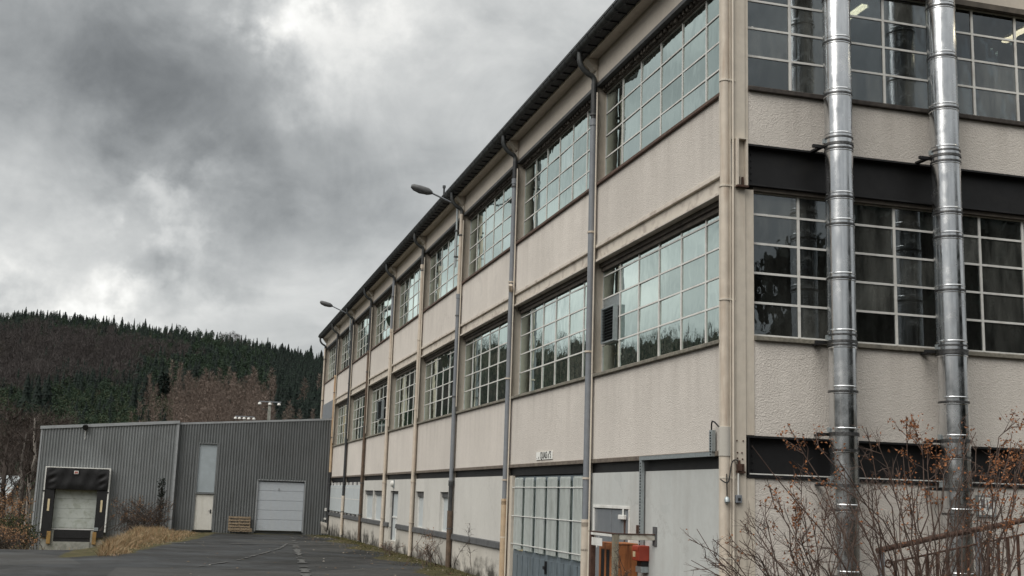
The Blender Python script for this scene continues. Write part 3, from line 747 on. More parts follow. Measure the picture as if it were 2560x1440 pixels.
# downpipes: (z from, z to, material, radius) from the top
PIPES = [
 [(9.6, 10.4, 'pipe_black', .062), (1.62, 9.6, 'pipe_grey', .066), (0, 1.62, 'pipe_cream', .082)],
 [(9.9, 10.4, 'pipe_black', .06), (1.95, 9.9, 'pipe_grey', .062), (0, 1.95, 'pipe_orange', .078)],
 [(7.9, 10.4, 'pipe_cream', .058), (2.4, 7.9, 'pipe_grey', .062), (1.55, 2.4, 'pipe_black', .062), (0, 1.55, 'pipe_brown', .075)],
 [(9.9, 10.4, 'pipe_black', .06), (0, 9.9, 'pipe_cream', .062)],
 [(8.4, 10.4, 'pipe_grey', .06), (.85, 8.4, 'pipe_cream', .062), (0, .85, 'pipe_cream', .075)],
 [(8.2, 10.4, 'pipe_black', .06), (0, 8.2, 'pipe_brown', .06)],
 [(1.8, 10.4, 'pipe_black', .06), (0, 1.8, 'pipe_cream', .07)],
 [(8.2, 10.4, 'pipe_black', .06), (3.0, 8.2, 'pipe_orange', .06), (0, 3.0, 'pipe_black', .06)],
 [(6.0, 10.4, 'pipe_cream', .055)]]
def arc(p, n=5):
    """smooth a polyline by Chaikin cutting"""
    p = [Vector(q) for q in p]
    for _ in range(2):
        o = [p[0]]
        for i in range(len(p) - 1):
            o += [p[i].lerp(p[i+1], .25), p[i].lerp(p[i+1], .75)]
        p = o + [p[-1]]
    return p
for n, segs in enumerate(PIPES):
    yy = 6.10 + BAY * n; px = -.105
    top = segs[0]
    el = [(-.43, yy, 11.05), (-.43, yy, 10.80), (-.28, yy, 10.62), (-.105, yy, 10.55), (px, yy, 10.36)]
    root = part('downpipe', MB().tube(arc(el), .056, 10), M['gutter'], BLD, smooth=True)
    for (z0, z1, mt, r) in segs:
        part('pipe_length', MB().tube([(px, yy, max(z0, -.1)), (px, yy, z1)], r, 14), M[mt], root, smooth=True)
        if z0 > .2: part('pipe_socket', MB().tube([(px, yy, z0 - .09), (px, yy, z0 - .085), (px, yy, z0 + .05), (px, yy, z0 + .055)], [r*.9, r + .016, r + .016, r*.9], 14), M[segs[min(len(segs)-1, segs.index((z0, z1, mt, r)) + 1)][2]], root, smooth=True)
    for z in (9.75, 7.3, 4.9, 2.45, 1.1):
        if n == 8 and z < 6: continue
        part('pipe_clamp', MB().tube([(px, yy, z - .018), (px, yy, z + .018)], .082, 14).box(px, -.0, yy + .03, yy + .09, z - .014, z + .014), M['pipe_cream' if z < 9 and n in (0, 1, 3, 4) else 'steel_grey'], root)
    if n < 8:
        part('conduit', MB().tube([(-.062, yy + .0 - .085, 0 if n in (0, 1) else 4.6), (-.062, yy - .085, 10.2)], .018, 8), M['cream'], BLD, smooth=True)
part('overflow_spout', MB().tube([(-.105, 12.1, 7.05), (-.16, 11.98, 7.14), (-.17, 11.92, 7.2)], .05, 10), M['pipe_cream'], BLD, smooth=True)

# corner: steel column, pipe, brackets
part('corner_column', MB().box(-.045, .20, -.03, .355, 0, 6.72).box(-.045, .20, -.03, .355, 7.45, 11.2), M['cream'], BLD, label='cream steel column at the building corner')
part('column_flange', MB().box(.205, .262, -.012, .2, 7.42, 11.2).box(.205, .345, -.012, .2, 3.04, 6.70).box(.205, .345, -.012, .2, 0, 2.43), M['cream'], BLD)
part('column_flange', MB().box(-.060, -.0455, -.05, -.005, 0, 11.2).box(.02, .035, -.045, -.031, 0, 6.70), M['cream'], BLD)
bk = part('column_bracket', MB().box(.03, .20, -.02, .2, 6.73, 7.44).box(.03, .055, -.12, -.021, 6.73, 7.44).box(.18, .205, -.12, -.021, 6.73, 7.44).box(.03, .205, -.12, -.021, 7.441, 7.46), M['cream'], BLD)
part('rust_plate', MB().box(.03, .21, -.13, -.02, 6.70, 6.727).box(.075, .10, -.06, -.0305, 6.73, 6.87).box(.135, .16, -.06, -.0305, 6.73, 6.87), M['rust'], bk)
mb = MB()
for (x, z) in ((.06, 2.78), (.13, 2.78), (.06, 2.70), (.14, 2.69), (.05, 2.95), (.15, 2.95)):
    mb.tube([(x, -.030, z), (x, -.045, z)], .011, 6)
part('bolts', mb, M['rust'], bk, kind='stuff')
part('rust_plate', MB().box(.04, .11, -.09, -.031, 2.52, 2.62).box(.03, .17, -.075, -.031, 2.49, 2.515).tube([(.075, -.06, 2.60), (.075, -.06, 2.67)], .02, 8).tube([(.14, -.06, 2.51), (.14, -.06, 2.62)], .016, 8), M['rust'], BLD)
mb = MB()
for k in range(60):
    z = random.uniform(.6, 10.8)
    if 6.65 < z < 7.5: continue
    mb.tube([(random.choice((.06, .16)), -.030, z), (random.choice((.06, .16)), -.0305, z)], .004, 5)
cp = part('downpipe', MB().tube([(-.11, .02, 2.9), (-.11, .02, 11.1)], .072, 16), M['pipe_cream'], BLD, smooth=True, label='cream downpipe on the building corner')
part('pipe_length', MB().tube([(-.11, .02, 0), (-.11, .02, 2.9)], .078, 16), M['pipe_cream'], cp, smooth=True)
part('pipe_sleeve', MB().tube([(-.11, .02, 2.72), (-.11, .02, 2.725), (-.11, .02, 3.14), (-.11, .02, 3.145)], [.07, .090, .090, .07], 16), M['plinth'], cp, smooth=True)
for z in (10.1, 8.37, 6.72, 5.0, 2.42, 1.3):
    part('pipe_clamp', MB().tube([(-.11, .02, z - .014), (-.11, .02, z + .014)], .084, 16).box(-.1, .03, -.055, -.04, z - .012, z + .012), M['cream'], cp)
part('conduit', MB().tube([(-.01, -.055, 0), (-.01, -.055, 11.1)], .018, 8), M['cream'], BLD, smooth=True)

# ---- gable end
GE = 20.0
def gpanel(name, x0, x1, z0, z1, mat, y0=0.0, y1=.19, **k): return part(name, MB().box(x0, x1, y0, y1, z0, z1), mat, BLD, **k)
gpanel('stucco_panel', .347, 9.9, -.2, 2.43, M['stucco_gable'])
gpanel('stucco_panel', .347, 9.9, 3.035, 4.42, M['stucco_gable'])
gpanel('stucco_panel', .264, 9.9, 7.412, 8.25, M['stucco_gable'])
gpanel('render_band', .264, 9.9, 10.30, 11.25, M['band'])
for x in (9.902, 19.8): part('column', MB().box(x, x + .2, -.03, .2, 0, 11.2), M['cream'], BLD)
gpanel('stucco_panel', 10.11, 19.79, -.2, 4.42, M['stucco_gable']); gpanel('stucco_panel', 10.11, 19.79, 7.0, 8.25, M['stucco_gable']); gpanel('render_band', 10.11, 19.79, 10.3, 11.25, M['band'])
part('gable_wall', MB().add([(0,.01,11.25),(20,.01,11.25),(10,.01,13.09),(0,.19,11.25),(20,.19,11.25),(10,.19,13.09)], [(0,1,2),(5,4,3),(0,3,4,1),(1,4,5,2),(2,5,3,0)]), M['band'], BLD)
for (za, zb, lab) in ((2.433, 3.032, 'black lower floor beam'), (6.765, 7.409, 'black upper floor beam')):
    b_ = part('floor_beam', MB().box(.205, 19.8, .10, .19, za + .03, zb - .03), M['steel_dark'], BLD, label=lab)
    part('beam_flange', MB().box(.206, 19.8, -.035, .19, zb - .029, zb).box(.206, 19.8, -.035, .19, za, za + .028), M['steel_dark'], b_)
    mb = MB()
    for x in (.30, .36): 
        for k in range(5): mb.tube([(x, .10, za + .12 + k * .1), (x, .085, za + .12 + k * .1)], .012, 6)
    mb.box(.23, .25, -.03, .099, za + .03, zb - .03)
    part('rivets', mb, M['steel_dark'], b_, kind='stuff')
part('flange_highlight', MB().box(.25, 19.8, -.047, -.036, 2.478, 2.494), M['white_paint'], BLD)  # white strip added for the light reflected along the lower flange
part('window_head', MB().box(.35, 9.9, .02, .19, 6.70, 6.763), M['brown_steel'], BLD)
part('window_head', MB().box(.264, 9.9, -.02, .19, 10.205, 10.297), M['brown_steel'], BLD)
M['sill_black'] = plain('sooty_sill', (.055, .047, .042), .85, var=.4, scale=14, dirt=(.12, .11, .09), dirt_amt=.5, bmp=.01)
part('window_sill', MB().hexa([(.26,-.06,8.252),(9.9,-.06,8.252),(9.9,.19,8.252),(.26,.19,8.252),(.26,-.06,8.325),(9.9,-.06,8.325),(9.9,.19,8.36),(.26,.19,8.36)]), M['sill_black'], BLD, bevel=.01)
part('window_sill', MB().hexa([(.35,-.06,4.422),(9.9,-.06,4.422),(9.9,.19,4.422),(.35,.19,4.422),(.35,-.06,4.49),(9.9,-.06,4.49),(9.9,.19,4.52),(.35,.19,4.52)]), M['sill_light'], BLD, bevel=.01)
GU = [.285, 1.04, 1.875, 2.705, 3.54, 4.37, 5.20, 6.03, 6.86, 7.69, 8.52, 9.35, 9.88]
GL = [.365, 1.15, 1.98, 2.81, 3.58, 4.36, 5.17, 6.0, 6.83, 7.66, 8.49, 9.32, 9.88]
window(BLD, 'x', .12, GU, [8.36, 8.865, 9.325, 9.78, 10.205], 0, 6, M['glass_gable'], bar=.042, tilt=.2)
window(BLD, 'x', .12, GL, [4.52, 5.01, 5.46, 5.91, 6.36, 6.70], 0, 6, M['glass_gable'], bar=.042, tilt=.2)
window(BLD, 'x', .12, [10.2 + .96 * k for k in range(11)], [8.36, 8.865, 9.325, 9.78, 10.205], 0, 0, M['glass_gable'], bar=.042)
window(BLD, 'x', .12, [10.2 + .96 * k for k in range(11)], [4.52, 5.01, 5.46, 5.91, 6.36, 6.70], 0, 0, M['glass_gable'], bar=.042)
# far end and back walls, floors and rooms inside
part('end_wall', MB().box(-.02, 20, 54.36, 54.6, -.2, 11.2).box(-.03, .15, 54.17, 54.358, 0, 11.1), M['band'], BLD)
part('back_wall', MB().box(19.8, 20, .2, 54.3, -.2, 11.2), M['band'], BLD)
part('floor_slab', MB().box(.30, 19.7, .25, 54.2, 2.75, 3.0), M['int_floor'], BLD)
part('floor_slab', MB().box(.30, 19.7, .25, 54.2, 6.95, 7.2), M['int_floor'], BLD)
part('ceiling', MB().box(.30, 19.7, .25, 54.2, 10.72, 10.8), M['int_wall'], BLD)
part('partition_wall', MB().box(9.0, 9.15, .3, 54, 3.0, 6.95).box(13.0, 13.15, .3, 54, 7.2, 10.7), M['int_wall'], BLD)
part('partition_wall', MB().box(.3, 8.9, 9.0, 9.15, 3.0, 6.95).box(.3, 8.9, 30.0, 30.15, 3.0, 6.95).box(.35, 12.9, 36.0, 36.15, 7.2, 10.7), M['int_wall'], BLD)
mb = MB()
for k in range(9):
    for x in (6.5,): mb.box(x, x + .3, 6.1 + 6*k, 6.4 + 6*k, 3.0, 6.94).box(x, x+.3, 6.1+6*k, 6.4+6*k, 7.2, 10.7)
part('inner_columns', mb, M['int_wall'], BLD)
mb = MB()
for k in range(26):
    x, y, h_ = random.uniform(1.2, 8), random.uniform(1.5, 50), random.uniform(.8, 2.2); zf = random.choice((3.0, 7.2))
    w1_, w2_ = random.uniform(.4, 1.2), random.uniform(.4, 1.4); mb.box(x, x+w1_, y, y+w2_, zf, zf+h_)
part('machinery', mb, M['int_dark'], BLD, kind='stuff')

def at_z(px, py, z):
    d = pdir(px, py); t_ = (z - CAM[2]) / d[2]; return CAM + t_ * d
def at_x(px, py, x):
    d = pdir(px, py); t_ = (x - CAM[0]) / d[0]; return CAM + t_ * d
def at_y(px, py, y):
    d = pdir(px, py); t_ = (y - CAM[1]) / d[1]; return CAM + t_ * d
# lit tubes under the top-floor ceiling
zt = 10.45
for (qx, qy, ln, lab) in ((2118, 42, .55, 'short lit fluorescent tube behind the window between the two flues'), (2470, 122, 3.2, 'long lit fluorescent tube seen through the right-hand top window')):
    a = at_z(qx, qy, zt)
    t_ = thing('tube_light', lab, 'light', tuple(a), 'lit tubes in the top floor')
    part('lamp_tube', MB().box(-.05, .05, -ln, 0, -.05, 0), M['tube_light'], t_)
    part('lamp_casing', MB().box(-.06, .06, -ln, 0, .003, .05).box(-.01, .01, -ln * .5 - .01, -ln * .5 + .01, .05, 10.72 - zt), M['white_paint'], t_)
# sticker discs on the gable glass
o = link('sticker', MB().disc((.40, .110, 9.33), (0, -1, 0), .028, 20).mesh('sticker', M['white_paint']), BLD); 

# louvre vents let into the windows
def louvre(y0, y1, z0, z1, x0, label):
    v = part('louvre_vent', MB().box(x0, PX - .03, y0, y0 + .03, z0, z1).box(x0, PX - .03, y1 - .03, y1, z0, z1).box(x0, PX - .03, y0 + .031, y1 - .031, z0, z0 + .03).box(x0, PX - .03, y0 + .031, y1 - .031, z1 - .03, z1).box(x0, x0 + .001, y0 + .0, y0 + .001, z0, z0 + .001), M['galv'], BLD, label=label)
    nb = 11; h_ = (z1 - z0 - .06) / nb
    for k in range(nb):
        z = z0 + .03 + k * h_
        part('louvre_blade', MB().hexa([(x0+.005,y0+.032,z),(x0+.015,y0+.032,z),(x0+.015,y1-.032,z),(x0+.005,y1-.032,z),(x0+.045,y0+.032,z+h_*.26),(x0+.055,y0+.032,z+h_*.26),(x0+.055,y1-.032,z+h_*.26),(x0+.045,y1-.032,z+h_*.26)]), M['galv'], v)
    part('vent_backing', MB().box(x0 + .07, PX - .031, y0 + .031, y1 - .031, z0 + .031, z1 - .031), M['black'], v)
louvre(5.25, 5.95, 5.04, 5.74, .08, 'galvanised louvre vent in the first bay')
part('blank_pane', MB().box(PX - .008, PX + .008, 5.215, 6.13, 5.49, 5.955), M['galv'], BLD)
louvre(32.7, 33.9, 5.06, 5.85, .06, 'galvanised louvre vent in a far bay')

# ------------------------------------------------------------------ steel flues on the gable
def flue(x, label, joints, r, brackets):
    t = thing('exhaust_flue', label, 'flue', (x, -.42, 0), 'steel flues on the gable')
    js = sorted(joints + [13.5], reverse=True) + [.0]
    for a, b_ in zip(js[:-1], js[1:]):
        rr = r * (1 - .006 * max(0, 8 - b_) / 8) * random.uniform(.995, 1.005)
        h_ = a - b_
        pts = [(0,0,b_+.004),(0,0,b_+.05),(0,0,b_+.058),(0,0,b_+.07),(0,0,b_+.08),(0,0,a-.045),(0,0,a-.035),(0,0,a-.022),(0,0,a-.012),(0,0,a-.004)]
        rs = [rr*1.0, rr, rr+.006, rr+.006, rr, rr, rr+.006, rr+.006, rr, rr]
        if h_ < .3: pts, rs = [(0,0,b_+.004),(0,0,a-.004)], [rr, rr]
        fs = part('flue_section', MB().tube(pts, rs, 48), M['chrome'], t, smooth=True); fs.data.set_sharp_from_angle(angle=R(14))
        part('joint_band', MB().tube([(0,0,b_-.013),(0,0,b_+.013)], rr + .010, 40), M['band_steel'], t, smooth=True)
    for z in brackets:
        k = part('wall_bracket', MB().tube([(0,0,z-.02),(0,0,z+.02)], r + .014, 40), M['band_steel'], t, smooth=True)
        part('bracket_arm', MB().box(-r-.16, -r+.02, .10, .15, z-.02, z+.025), M['black'], t)
        for q in (-r-.05, r-.02): part('bracket_leg', MB().box(q, q+.07, .151, .40, z-.015, z+.015), M['black'], t)
        part('bracket_bolt', MB().box(-r-.03, -r+.0, .02, .07, z+.03, z+.10), M['galv'], t)
    return t
flue(1.55, 'polished steel flue nearer the building corner', [9.72, 9.02, 8.19, 7.50, 7.33, 6.58, 6.17, 5.36, 4.52, 4.37, 3.70, 3.10, 2.86, 2.02, 1.1], .205, [7.40, 4.42, 3.08, 2.36])
flue(3.40, 'polished steel flue on the right, farther from the corner', [9.85, 9.02, 8.18, 7.50, 7.33, 6.52, 6.14, 5.32, 4.48, 4.36, 3.64, 3.08, 2.83, 2.01, 1.1], .218, [7.42, 4.40, 3.06, 2.36])

# ------------------------------------------------------------------ small things on the walls
def text_mesh(body, size, mat, sx=1.0):
    cu = bpy.data.curves.new('lettering', 'FONT'); cu.body = body; cu.size = size; cu.extrude = .001; cu.offset = .003
    cu.align_x = 'LEFT'; cu.align_y = 'CENTER'
    o = bpy.data.objects.new('lettering', cu); COL.objects.link(o)
    dg = bpy.context.evaluated_depsgraph_get(); me = bpy.data.meshes.new_from_object(o.evaluated_get(dg))
    bpy.data.objects.remove(o); me.materials.clear(); me.materials.append(mat)
    for v in me.vertices: v.co.x *= sx
    return me
M['sign_plate'] = plain('sign_plate', (.82, .82, .78), .5, var=.04, dirt=(.6, .57, .5), dirt_amt=.3)
M['ink'] = plain('ink', (.02, .02, .02), .6, var=.05)
sg = thing('dock_sign', 'small white sign with black lettering above the loading gate', 'sign', (-.012, 9.22, 2.965))
part('plate', MB().box(-.008, .008, -.60, .60, -.085, .085), M['sign_plate'], sg)
tm = link('lettering', text_mesh('QUAIS n°5', .205, M['ink'], .86), sg); tm.rotation_euler = (R(90), 0, R(-90)); tm.location = (-.011, .28, -.0)
part('emblem', MB().box(-.0105, -.0085, .50, .56, -.06, -.05).box(-.0105, -.0085, .36, .42, -.03, -.022).box(-.0105, -.0085, .37, .41, -.06, -.035), M['ink'], sg)

tr = thing('cable_tray', 'galvanised cable tray running along the wall and down to the red box', 'cable tray', (-.04, 0, 0))
part('tray_run', MB().box(-.05, .01, .52, 3.40, 2.735, 2.80).box(-.052, -.051, .52, 3.40, 2.79, 2.80), M['galv'], tr, bevel=.004)
part('tray_drop', MB().box(-.05, .01, 3.30, 3.39, 1.28, 2.733), M['galv'], tr, bevel=.004)
part('tray_riser', MB().box(-.05, .01, .50, .60, 2.802, 3.12), M['galv'], tr, bevel=.004)
mb = MB()
for k in range(28): mb.box(-.056, -.0505, 3.315, 3.345, 1.32 + k * .05, 1.345 + k * .05)
for k in range(9): mb.box(-.056, -.0505, .53, .56, 2.75 + k * .04, 2.77 + k * .04)
part('tray_slots', mb, M['black'], tr, kind='stuff')
part('cable', MB().tube(arc([(-.03, .55, 3.0), (-.05, .52, 3.25), (-.06, .40, 3.24), (-.06, .18, 3.12)]), .012, 6), M['black'], tr, smooth=True)
rb = thing('red_alarm_box', 'red metal box with a small window at the foot of the tray', 'box', (-.03, 3.28, 1.18))
part('housing', MB().box(-.16, .03, -.17, .13, -.11, .14), M['red'], rb, bevel=.012)
part('lid', MB().box(-.168, -.162, -.16, .12, .055, .12), M['red'], rb, bevel=.004)
part('small_window', MB().box(-.166, -.1605, -.02, .09, -.05, .04), M['yellow_pale'], rb)
part('socket_base', MB().box(-.10, .03, -.14, .07, -.20, -.112), M['black'], rb, bevel=.006)
part('lower_box', MB().box(-.11, .03, -.15, .10, -.30, -.202), M['galv'], rb, bevel=.006)

cb = thing('orange_cabinet', 'rusty orange metal cabinet with a slotted front against the wall', 'cabinet', (-.28, 3.62, 0))
yw = .62
part('casing', MB().box(-.19, .27, -.0, yw, .1, 1.31), M['orange'], cb, bevel=.012)
part('lid', MB().box(-.20, .275, -.012, yw + .01, 1.312, 1.335), M['orange'], cb, bevel=.006)
part('front_frame', MB().box(-.205, -.191, .0, yw, 1.22, 1.31).box(-.205, -.191, .0, .09, .1, 1.219).box(-.205, -.191, yw-.09, yw, .1, 1.219).box(-.205, -.191, .27, .35, .1, 1.219).box(-.205, -.191, .0905, .2695, .40, .52).box(-.205, -.191, .3505, yw-.0905, .40, .52), M['orange'], cb, bevel=.004)
part('dark_slot', MB().box(-.197, -.1905, .092, .268, .53, 1.21).box(-.197, -.1905, .352, yw-.092, .53, 1.21), M['black'], cb)

gf = thing('door_guard_frame', 'rusty steel guard frame with two posts before the grey door', 'guard frame', (0, 0, 0))
M['post'] = plain('khaki_post', (.20, .18, .135), .7, var=.2, dirt=(.09, .05, .03), dirt_amt=.7, streak=True)
M['peeling'] = plain('peeling_paint', (.50, .48, .42), .7, var=.12, dirt=(.14, .075, .045), dirt_amt=.95)
gx = -.70; gya, gyb = 3.98, 2.86
part('post', MB().box(gx-.045, gx+.045, gyb-.045, gyb+.045, 0, 1.505), M['post'], gf, bevel=.006)
part('post', MB().box(gx-.045, gx+.045, gya-.045, gya+.045, 0, 1.505), M['rust'], gf, bevel=.006, label='brown post nearer the downpipe')
part('front_rail', MB().box(gx-.055, gx-.0, gyb+.05, gya-.05, 1.455, 1.505), M['white_paint'], gf, bevel=.01)
part('side_rail', MB().box(gx+.05, -.02, gyb-.03, gyb+.03, 1.42, 1.508), M['peeling'], gf, bevel=.006)
part('top_plate', MB().box(gx-.06, gx+.05, gyb-.05, gya+.06, 1.509, 1.522).box(gx+.051, -.02, gyb-.045, gyb+.045, 1.509, 1.522), M['rust'], gf)
part('wall_plate', MB().box(-.018, -.002, gyb-.08, gyb+.08, 1.33, 1.64), M['steel_grey'], gf)
part('lug', MB().box(-.33, -.29, gyb+.0, gyb+.035, 1.524, 1.66), M['rust'], gf)
ns = thing('door_notice', 'small white notice hung under the guard rail', 'notice', (gx-.05, 3.62, 1.36))
part('card', MB().box(-.004, .004, -.26, .26, -.07, .06), M['white_paint'], ns)
part('string', MB().tube([(0, .1, .06), (0, .1, .12)], .004, 5).tube([(0, -.1, .06), (0, -.1, .12)], .004, 5).tube([(0, -.0, -.06), (0, -.0, -.10)], .012, 6), M['white_paint'], ns)

jb = thing('junction_box', 'little grey switch box with a conduit on the corner column', 'switch box', (.06, -.03, 2.12))
part('housing', MB().box(-.045, .045, -.06, -.001, -.05, .06), M['pipe_grey'], jb, bevel=.006)
part('button', MB().box(-.02, .02, -.066, -.061, -.02, .02), M['ink'], jb)
part('conduit', MB().tube([(0, -.03, .06), (0, -.03, .50)], .014, 8), M['white_paint'], jb, smooth=True)
part('cable', MB().tube(arc([(0, -.03, .50), (-.02, -.04, .56), (-.12, -.07, .54), (-.17, -.10, .30), (-.20, -.12, .22), (-.25, -.10, .23), (-.27, -.02, .27)]), .009, 6), M['black'], jb, smooth=True)
wl = thing('bulkhead_lamp', 'small unlit chrome lamp hanging on the corner downpipe', 'lamp', (-.13, -.09, 2.12))
part('stem', MB().tube([(0, 0, .02), (.0, .01, .35)], .008, 6), M['black'], wl)
part('shade', MB().tube([(0, 0, .03), (0, 0, 0), (0, -.01, -.05), (0, -.02, -.06)], [.02, .04, .038, .02], 12), M['galv'], wl, smooth=True)
bl = thing('bulkhead_lamp', 'white oval lamp on the wall above the side door', 'lamp', (-.02, 28.4, 2.40))
part('shade', MB().tube([(-.12, 0, 0), (-.10, 0, 0), (-.02, 0, 0)], [.06, .11, .12], 12), M['insul'], bl, smooth=True)
part('base', MB().box(-.018, .018, -.14, .14, -.14, .14), M['galv'], bl)
pp = thing('wall_notice', 'framed white notice on the gable wall behind the shrubs', 'notice', (4.19, -.02, 2.14))
part('frame', MB().box(-.17, .17, -.012, .012, -.16, .16), M['galv'], pp)
part('paper', MB().box(-.14, .14, -.016, -.0125, -.13, .13), M['sign_plate'], pp)
part('print', MB().box(-.10, -.03, -.0185, -.0165, -.03, .10).box(.0, .03, -.0185, -.0165, -.06, .09).box(.06, .11, -.0185, -.0165, -.04, .10), M['pipe_grey'], pp)

# street lamps on the facade
def lamp(y, reach, dz, hl, label):
    t = thing('wall_street_lamp', label, 'street lamp', (-.13, y, 9.7), 'street lamps on the long facade')
    part('pole', MB().tube([(-.07, 0, -.9), (-.07, 0, .95)], .035, 10), M['galv'], t, smooth=True)
    part('arm', MB().tube(arc([(-.07, 0, .80), (-.07, 0, 1.0), (-.20, 0, 1.06), (-reach, 0, 1.06 + dz)]), .028, 10), M['pipe_grey'], t, smooth=True)
    part('pole_clamp', MB().box(-.12, .08, -.05, .05, -.6, -.56).box(-.12, .08, -.05, .05, .2, .24), M['steel_grey'], t)
    e = Vector((-reach, 0, 1.06 + dz)); d = Vector((-1, 0, dz / reach * .8)).normalized()
    q = [e - d * .05, e + d * .02, e + d * .10, e + d * (hl * .55), e + d * (hl * .9), e + d * hl]
    part('lamp_head', MB().tube(q, [.045, .085, .115, .112, .09, .05], 10), M['steel_grey'], t, smooth=True)
    lens = part('lamp_bowl', MB().tube([p + Vector((0, 0, -.06)) for p in q[2:5]], [.05, .085, .05], 10), M['steel_grey'], t, smooth=True)
    return t
lamp(18.3, .92, .27, .62, 'large street lamp on the third column, nearer the camera')
lamp(42.3, 1.05, .36, .60, 'small street lamp at the far end of the eaves')
ap = thing('roof_aerial', 'short grey upright rod by the gutter next to the lamp', 'rod', (-.5, 19.0, 11.1))
part('rod', MB().tube([(0, 0, 0), (0, 0, .35)], .03, 8).tube([(.0, 0, .30), (0, 0, .38)], .05, 8), M['gutter'], ap)

# ------------------------------------------------------------------ corrugated sheds
SY = 48.6; LY = 48.25
def corr(mb, x0, x1, y, zb, zt, pitch=.14, dep=.065):
    """trapezoid sheet; zb/zt functions of x"""
    n0 = math.floor(x0 / pitch); xs = []; k = n0
    while k * pitch < x1:
        b0 = k * pitch
        for (u, d) in ((0, 0), (.50, 0), (.58, 1), (.92, 1)):
            x = b0 + u * pitch
            if x0 < x < x1: xs.append((x, d))
        k += 1
    xs = [(x0, xs[0][1])] + xs + [(x1, xs[-1][1])]
    o = len(mb.v)
    for (x, d) in xs:
        mb.v.append((x, y - d * dep, zb(x))); mb.v.append((x, y - d * dep, zt(x)))
    for i in range(len(xs) - 1):
        a = o + 2 * i; mb.f.append((a, a + 2, a + 3, a + 1))
zR = lambda x: 5.92 + x * .0765
cz = lambda v: (lambda x: v)
sh = thing('metal_shed', 'dark grey corrugated shed with a white garage door and a door with a tall panel', 'shed')
mb = MB(); bt = cz(-.35)
corr(mb, -8.05, -6.99, SY, bt, zR); corr(mb, -6.99, -5.98, SY, cz(4.30), zR); corr(mb, -5.98, -3.84, SY, bt, zR)
corr(mb, -3.84, -1.31, SY, cz(2.50), zR); corr(mb, -1.31, -.02, SY, bt, zR)
part('cladding', mb, M['cladding'], sh)
part('shed_body', MB().hexa([(-8.05,SY+.25,-.4),(-.03,SY+.25,-.4),(-.03,72,-.4),(-8.05,72,-.4),(-8.05,SY+.25,zR(-8.05)-.02),(-.03,SY+.25,zR(-.03)-.02),(-.03,72,zR(-.03)-.02),(-8.05,72,zR(-8.05)-.02)]), M['cladding'], sh)
part('roof_edge', MB().hexa([(-8.05,SY-.07,zR(-8.05)-.07),(-.02,SY-.07,zR(-.02)-.07),(-.02,SY+.3,zR(-.02)-.07),(-8.05,SY+.3,zR(-8.05)-.07),(-8.05,SY-.07,zR(-8.05)+.03),(-.02,SY-.07,zR(-.02)+.03),(-.02,SY+.3,zR(-.02)+.03),(-8.05,SY+.3,zR(-8.05)+.03)]), M['trim'], sh)
gd = part('garage_door', MB().box(-3.78, -1.36, SY + .12, SY + .16, -.12, 2.45), M['garage'], sh, label='white sectional garage door')
ph = 2.45 / 5; hz = [-.10, .47, .96, 1.46, 1.97, 2.44]
for k in range(5): part('door_panel', MB().box(-3.775, -1.365, SY + .05, SY + .118, hz[k] + .006, hz[k+1] - .006), M['garage'], gd, bevel=.008)
part('door_frame', MB().box(-3.85, -3.785, SY - .045, SY + .2, -.15, 2.50).box(-1.355, -1.29, SY - .045, SY + .2, -.15, 2.50).box(-3.85, -1.29, SY - .045, SY + .2, 2.501, 2.56), M['trim'], sh)
part('lifting_handle', MB().box(-2.72, -2.66, SY + .02, SY + .049, 2.0, 2.13), M['trim'], gd)
pd = part('personnel_door', MB().box(-6.93, -6.03, SY + .02, SY + .06, -.14, 1.68), M['cream_door'], sh, bevel=.006, label='cream single door')
part('door_handle', MB().box(-6.16, -6.10, SY - .005, SY + .019, .72, .92).tube([(-6.12, SY - .03, .84), (-6.25, SY - .03, .84)], .012, 6).tube([(-6.13, SY + .0, .84), (-6.13, SY - .035, .84)], .012, 6), M['black'], pd)
part('door_frame', MB().box(-7.0, -6.935, SY - .045, SY + .1, -.15, 4.36).box(-6.025, -5.96, SY - .045, SY + .1, -.15, 4.36).box(-6.934, -6.026, SY - .045, SY + .1, 4.29, 4.36).box(-6.98, -5.98, SY - .06, SY + .1, 1.70, 1.78), M['cladding'], sh)
part('tall_panel', MB().box(-6.93, -6.03, SY + .03, SY + .06, 1.79, 4.285), M['transom'], sh, label='tall blue grey translucent panel')
part('meter_boxes', MB().box(-.22, -.10, SY - .14, SY - .04, 1.0, 1.16).box(-.24, -.12, SY - .12, SY - .04, .55, .64), M['white_paint'], sh)

zLf = lambda x: 5.42 + (x + 8.08) * .0865
ls = thing('dock_shed', 'lighter grey corrugated shed section with a truck loading dock', 'shed')
mb = MB(); corr(mb, -14.68, -8.06, LY, cz(-1.6), lambda x: zLf(x) - .05, .14, .05)
part('cladding', mb, M['cladding_light'], ls)
part('shed_body', MB().hexa([(-14.68,LY+.04,-1.6),(-8.06,LY+.04,-1.6),(-8.06,72,-1.6),(-14.68,72,-1.6),(-14.68,LY+.04,zLf(-14.68)-.06),(-8.06,LY+.04,zLf(-8.06)-.06),(-8.06,72,zLf(-8.06)-.06),(-14.68,72,zLf(-14.68)-.06)]), M['cladding'], ls)
part('roof_edge', MB().hexa([(-14.78,LY-.09,zLf(-14.78)-.15),(-8.02,LY-.09,zLf(-8.02)-.15),(-8.02,LY+.3,zLf(-8.02)-.15),(-14.78,LY+.3,zLf(-14.78)-.15),(-14.78,LY-.09,zLf(-14.78)+.0),(-8.02,LY-.09,zLf(-8.02)+.0),(-8.02,LY+.3,zLf(-8.02)+.0),(-14.78,LY+.3,zLf(-14.78)+.0)]), M['trim'], ls)
